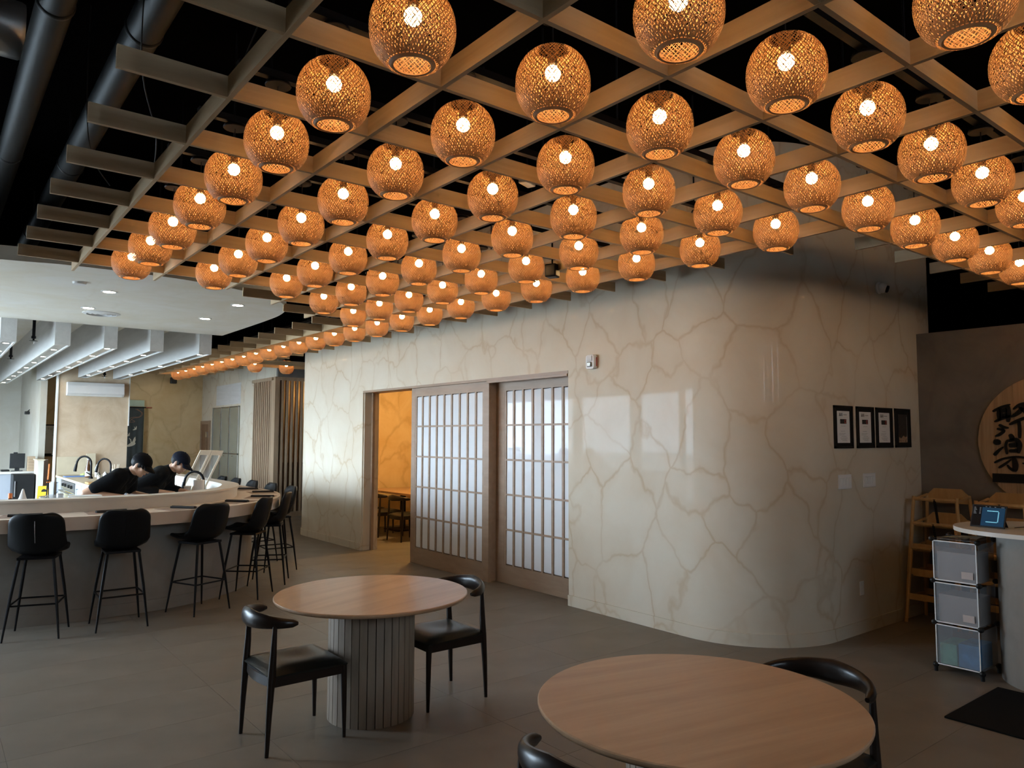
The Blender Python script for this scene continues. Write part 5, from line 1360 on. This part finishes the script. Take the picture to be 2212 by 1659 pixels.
# ================================================================== THE TWO CHEFS
def remesh(o, vox, it=4):
    md = o.modifiers.new('skin', 'REMESH'); md.mode = 'VOXEL'; md.voxel_size = vox; md.use_smooth_shade = True
    md = o.modifiers.new('soft', 'SMOOTH'); md.iterations = it; md.factor = 0.5
def chef(label, loc, ang, shirt, capm, longer=False, turn=0.0):
    """local +x forward, +y to the chef's left, bent over the worktop"""
    t = thing('person', label, 'person', loc, ang)
    hips, waist, chest, shou, neck = Vector((0.02, 0, 0.93)), Vector((0.06, 0, 1.03)), Vector((0.16, 0, 1.16)), Vector((0.285, 0, 1.265)), Vector((0.365, 0, 1.315))
    head = Vector((0.462, 0, 1.385))
    HM = Matrix.Translation(head) @ Matrix.Rotation(turn, 4, 'Z') @ Matrix.Rotation(R(34), 4, 'Y')    # local z crown, x face
    body = MB()
    # legs and feet
    for s in (-1, 1):
        body.capsule((0.02, s * 0.09, 0.90), (0.06, s * 0.10, 0.50), 0.085, 0.058); body.capsule((0.06, s * 0.10, 0.50), (0.0, s * 0.10, 0.08), 0.056, 0.038)
        body.capsule((-0.02, s * 0.10, 0.045), (0.17, s * 0.11, 0.035), 0.042, 0.032)
    body.capsule(hips + Vector((0, -0.06, 0)), hips + Vector((0, 0.06, 0)), 0.115, 0.115)
    body.capsule(hips, waist, 0.12, 0.11); body.capsule(waist, chest, 0.115, 0.125); body.capsule(chest + Vector((0, -0.07, 0)), shou + Vector((0, -0.09, 0)), 0.105, 0.085); body.capsule(chest + Vector((0, 0.07, 0)), shou + Vector((0, 0.09, 0)), 0.105, 0.085)
    body.capsule(shou, neck, 0.085, 0.058); body.capsule(neck, head + Vector((-0.03, 0, -0.02)), 0.056, 0.054)
    arms = {}
    for s in (-1, 1):
        sh_ = shou + Vector((-0.02, s * 0.165, -0.015))
        el = Vector((0.03, s * 0.27, 1.105)) if s < 0 else Vector((0.24, 0.25, 1.06))
        wr = Vector((0.44, s * 0.10, 1.035)) if s < 0 else Vector((0.50, 0.10, 1.045))
        arms[s] = (sh_, el, wr)
        body.capsule(sh_, el, 0.056, 0.044); body.capsule(el, wr, 0.043, 0.028)
        # palm and five fingers
        d = (wr - el).normalized()
        side = Vector((0, -s, 0)); side = (side - d * side.dot(d)).normalized(); dn = d.cross(side) * (1 if d.cross(side).z < 0 else -1)
        pc = wr + d * 0.05
        body.ball(pc, (0.045, 0.038, 0.018), 12, 8, Matrix(((d.x, side.x, dn.x, 0), (d.y, side.y, dn.y, 0), (d.z, side.z, dn.z, 0), (0, 0, 0, 1))))
        for f_, (o_, L) in enumerate([(0.030, 0.062), (0.010, 0.074), (-0.010, 0.070), (-0.029, 0.054)]):
            b0 = pc + d * 0.032 + side * o_
            b1 = b0 + d * L * 0.5 + dn * 0.008; b2 = b1 + d * L * 0.32 + dn * 0.028
            body.capsule(b0, b1, 0.0088, 0.0082, 8); body.capsule(b1, b2, 0.0082, 0.0068, 8)
        b0 = pc - d * 0.012 + side * 0.034; b1 = b0 + d * 0.030 + side * 0.018 + dn * 0.010; b2 = b1 + d * 0.030 + dn * 0.014
        body.capsule(b0, b1, 0.0105, 0.0095, 8); body.capsule(b1, b2, 0.0095, 0.0075, 8)
    # head: skull, jaw, chin, nose, brow, ears
    def H(x, y, z): return HM @ Vector((x, y, z))
    body.ball(H(-0.012, 0, 0.035), (0.098, 0.077, 0.088), 16, 12, HM.to_3x3().to_4x4())
    body.ball(H(0.022, 0, -0.035), (0.068, 0.060, 0.078), 14, 10, HM.to_3x3().to_4x4())
    body.capsule(H(0.055, 0, -0.095), H(0.020, 0, -0.080), 0.024, 0.040)
    for s in (-1, 1): body.capsule(H(-0.015, s * 0.052, -0.040), H(0.040, s * 0.022, -0.088), 0.026, 0.022)
    body.capsule(H(0.084, 0, 0.008), H(0.106, 0, -0.028), 0.010, 0.014); body.ball(H(0.092, 0.012, -0.032), 0.010, 8, 6); body.ball(H(0.092, -0.012, -0.032), 0.010, 8, 6)
    body.capsule(H(0.078, -0.035, 0.026), H(0.078, 0.035, 0.026), 0.014, 0.014); body.capsule(H(0.082, -0.016, -0.062), H(0.082, 0.016, -0.062), 0.011, 0.011)
    for s in (-1, 1):
        body.ball(H(-0.010, s * 0.076, -0.012), (0.020, 0.009, 0.032), 10, 8, HM.to_3x3().to_4x4())
        body.ball(H(0.055, s * 0.044, -0.022), (0.022, 0.018, 0.022), 8, 6)
    bo = body.build('body', 'skin', t, True)
    remesh(bo, 0.0065, 3)
    # eyes, brows and mouth
    for s in (-1, 1):
        MB().ball(H(0.084, s * 0.031, 0.004), (0.007, 0.014, 0.006), 10, 6, HM.to_3x3().to_4x4()).build('eye', 'eye_dark', t, True)
        MB().tube([H(0.092, s * 0.014, 0.024), H(0.092, s * 0.034, 0.028), H(0.080, s * 0.052, 0.022)], 0.0035, 6).build('eyebrow', 'hair', t, True)
    MB().tube([H(0.086, -0.022, -0.064), H(0.0945, 0.0, -0.063), H(0.086, 0.022, -0.064)], [0.003, 0.0055, 0.003], 8).build('mouth', 'lips', t, True)
    # hair under the cap
    hr = MB()
    hr.ball(H(-0.035, 0, 0.015), (0.082, 0.081, 0.078), 14, 10, HM.to_3x3().to_4x4())
    for s in (-1, 1):
        hr.ball(H(0.012, s * 0.066, 0.018), (0.030, 0.016, 0.040), 10, 8, HM.to_3x3().to_4x4())
        if not longer: hr.capsule(H(0.045, s * 0.062, 0.02), H(0.060, s * 0.050, -0.010), 0.018, 0.008)
    ho = hr.build('hair', 'hair', t, True); remesh(ho, 0.006, 2)
    # cap: dome, brim, button, strap
    cp = MB()
    rows_ = []
    for i in range(9):
        a = PI / 2 * i / 8
        rows_.append([tuple(H(-0.012 + 0.110 * math.cos(a) * math.cos(q * PI / 12), 0.090 * math.cos(a) * math.sin(q * PI / 12), 0.030 + 0.100 * math.sin(a) ** 0.92)) for q in range(25)])
    cp.grid(rows_)
    co = cp.build('cap_dome', capm, t, True); md = co.modifiers.new('thick', 'SOLIDIFY'); md.thickness = 0.006
    rows_ = []
    for i in range(7):
        r_ = i / 6
        rows_.append([tuple(H(0.045 + (0.050 + 0.085 * r_) * math.cos(q) - 0.0, (0.080 - 0.006 * r_) * math.sin(q), 0.034 - 0.022 * r_ - 0.020 * math.sin(q) ** 2 * r_)) for q in [-1.25 + 2.5 * k / 14 for k in range(15)]])
    bo2 = MB().grid(rows_).build('cap_brim', capm, co, True); md = bo2.modifiers.new('thick', 'SOLIDIFY'); md.thickness = 0.005
    MB().ball(H(-0.012, 0, 0.132), 0.007, 8, 6).build('cap_button', capm, co, True)
    # shirt
    st = MB()
    st.capsule(hips + Vector((0, -0.06, -0.05)), hips + Vector((0, 0.06, -0.05)), 0.135, 0.135)
    st.capsule(hips, waist, 0.145, 0.135); st.capsule(waist, chest, 0.138, 0.145)
    for s in (-1, 1):
        st.capsule(waist + Vector((0, s * 0.05, 0)), chest + Vector((0, s * 0.08, 0)), 0.115, 0.125)
        st.capsule(chest + Vector((0, s * 0.08, 0)), shou + Vector((0, s * 0.10, 0)), 0.122, 0.096)
        sh_, el, wr = arms[s]
        e = sh_ + (el - sh_) * (0.66 if not longer else 1.0)
        st.capsule(sh_, e, 0.076, 0.068)
        if longer: st.capsule(el, el + (wr - el) * 0.55, 0.064, 0.056)
    st.capsule(shou, shou + (neck - shou) * 0.75, 0.096, 0.068)
    so = st.build('shirt', shirt, t, True); remesh(so, 0.009, 5)
    # trousers with apron, shoes
    pt = MB()
    pt.capsule(hips + Vector((0, -0.06, -0.02)), hips + Vector((0, 0.06, -0.02)), 0.125, 0.125)
    for s in (-1, 1):
        pt.capsule((0.02, s * 0.09, 0.90), (0.06, s * 0.10, 0.50), 0.098, 0.074); pt.capsule((0.06, s * 0.10, 0.50), (0.0, s * 0.10, 0.10), 0.072, 0.060)
    po = pt.build('trousers', 'navy', t, True); remesh(po, 0.012, 3)
    for s in (-1, 1):
        MB().capsule((-0.02, s * 0.10, 0.045), (0.18, s * 0.11, 0.042), 0.052, 0.042).build('shoe', 'matte_black', t, True)
AF = math.atan2(-0.62, 0.784)
chef('person in black cap and short sleeved black shirt bending over the bar, left', (1.485, 9.025, 0), AF, 'tshirt', 'cap_black')
chef('person in navy cap and dark shirt bending over the bar, right', (1.985, 9.48, 0), AF + 0.05, 'tshirt_grey', 'navy', True, R(-8))
tag(MB().box((-0.22, -0.16, 0), (0.22, 0.16, 0.05)).build('prep_board', 'board_cream', loc=(1.86, 8.72, 0.90), rotz=AF, bevel=0.006), 'pale prep board under the hands of the left chef', 'board')
tag(MB().box((-0.22, -0.16, 0), (0.22, 0.16, 0.05)).build('prep_board', 'board_cream', loc=(2.40, 9.18, 0.90), rotz=AF, bevel=0.006), 'pale prep board under the hands of the right chef', 'board')
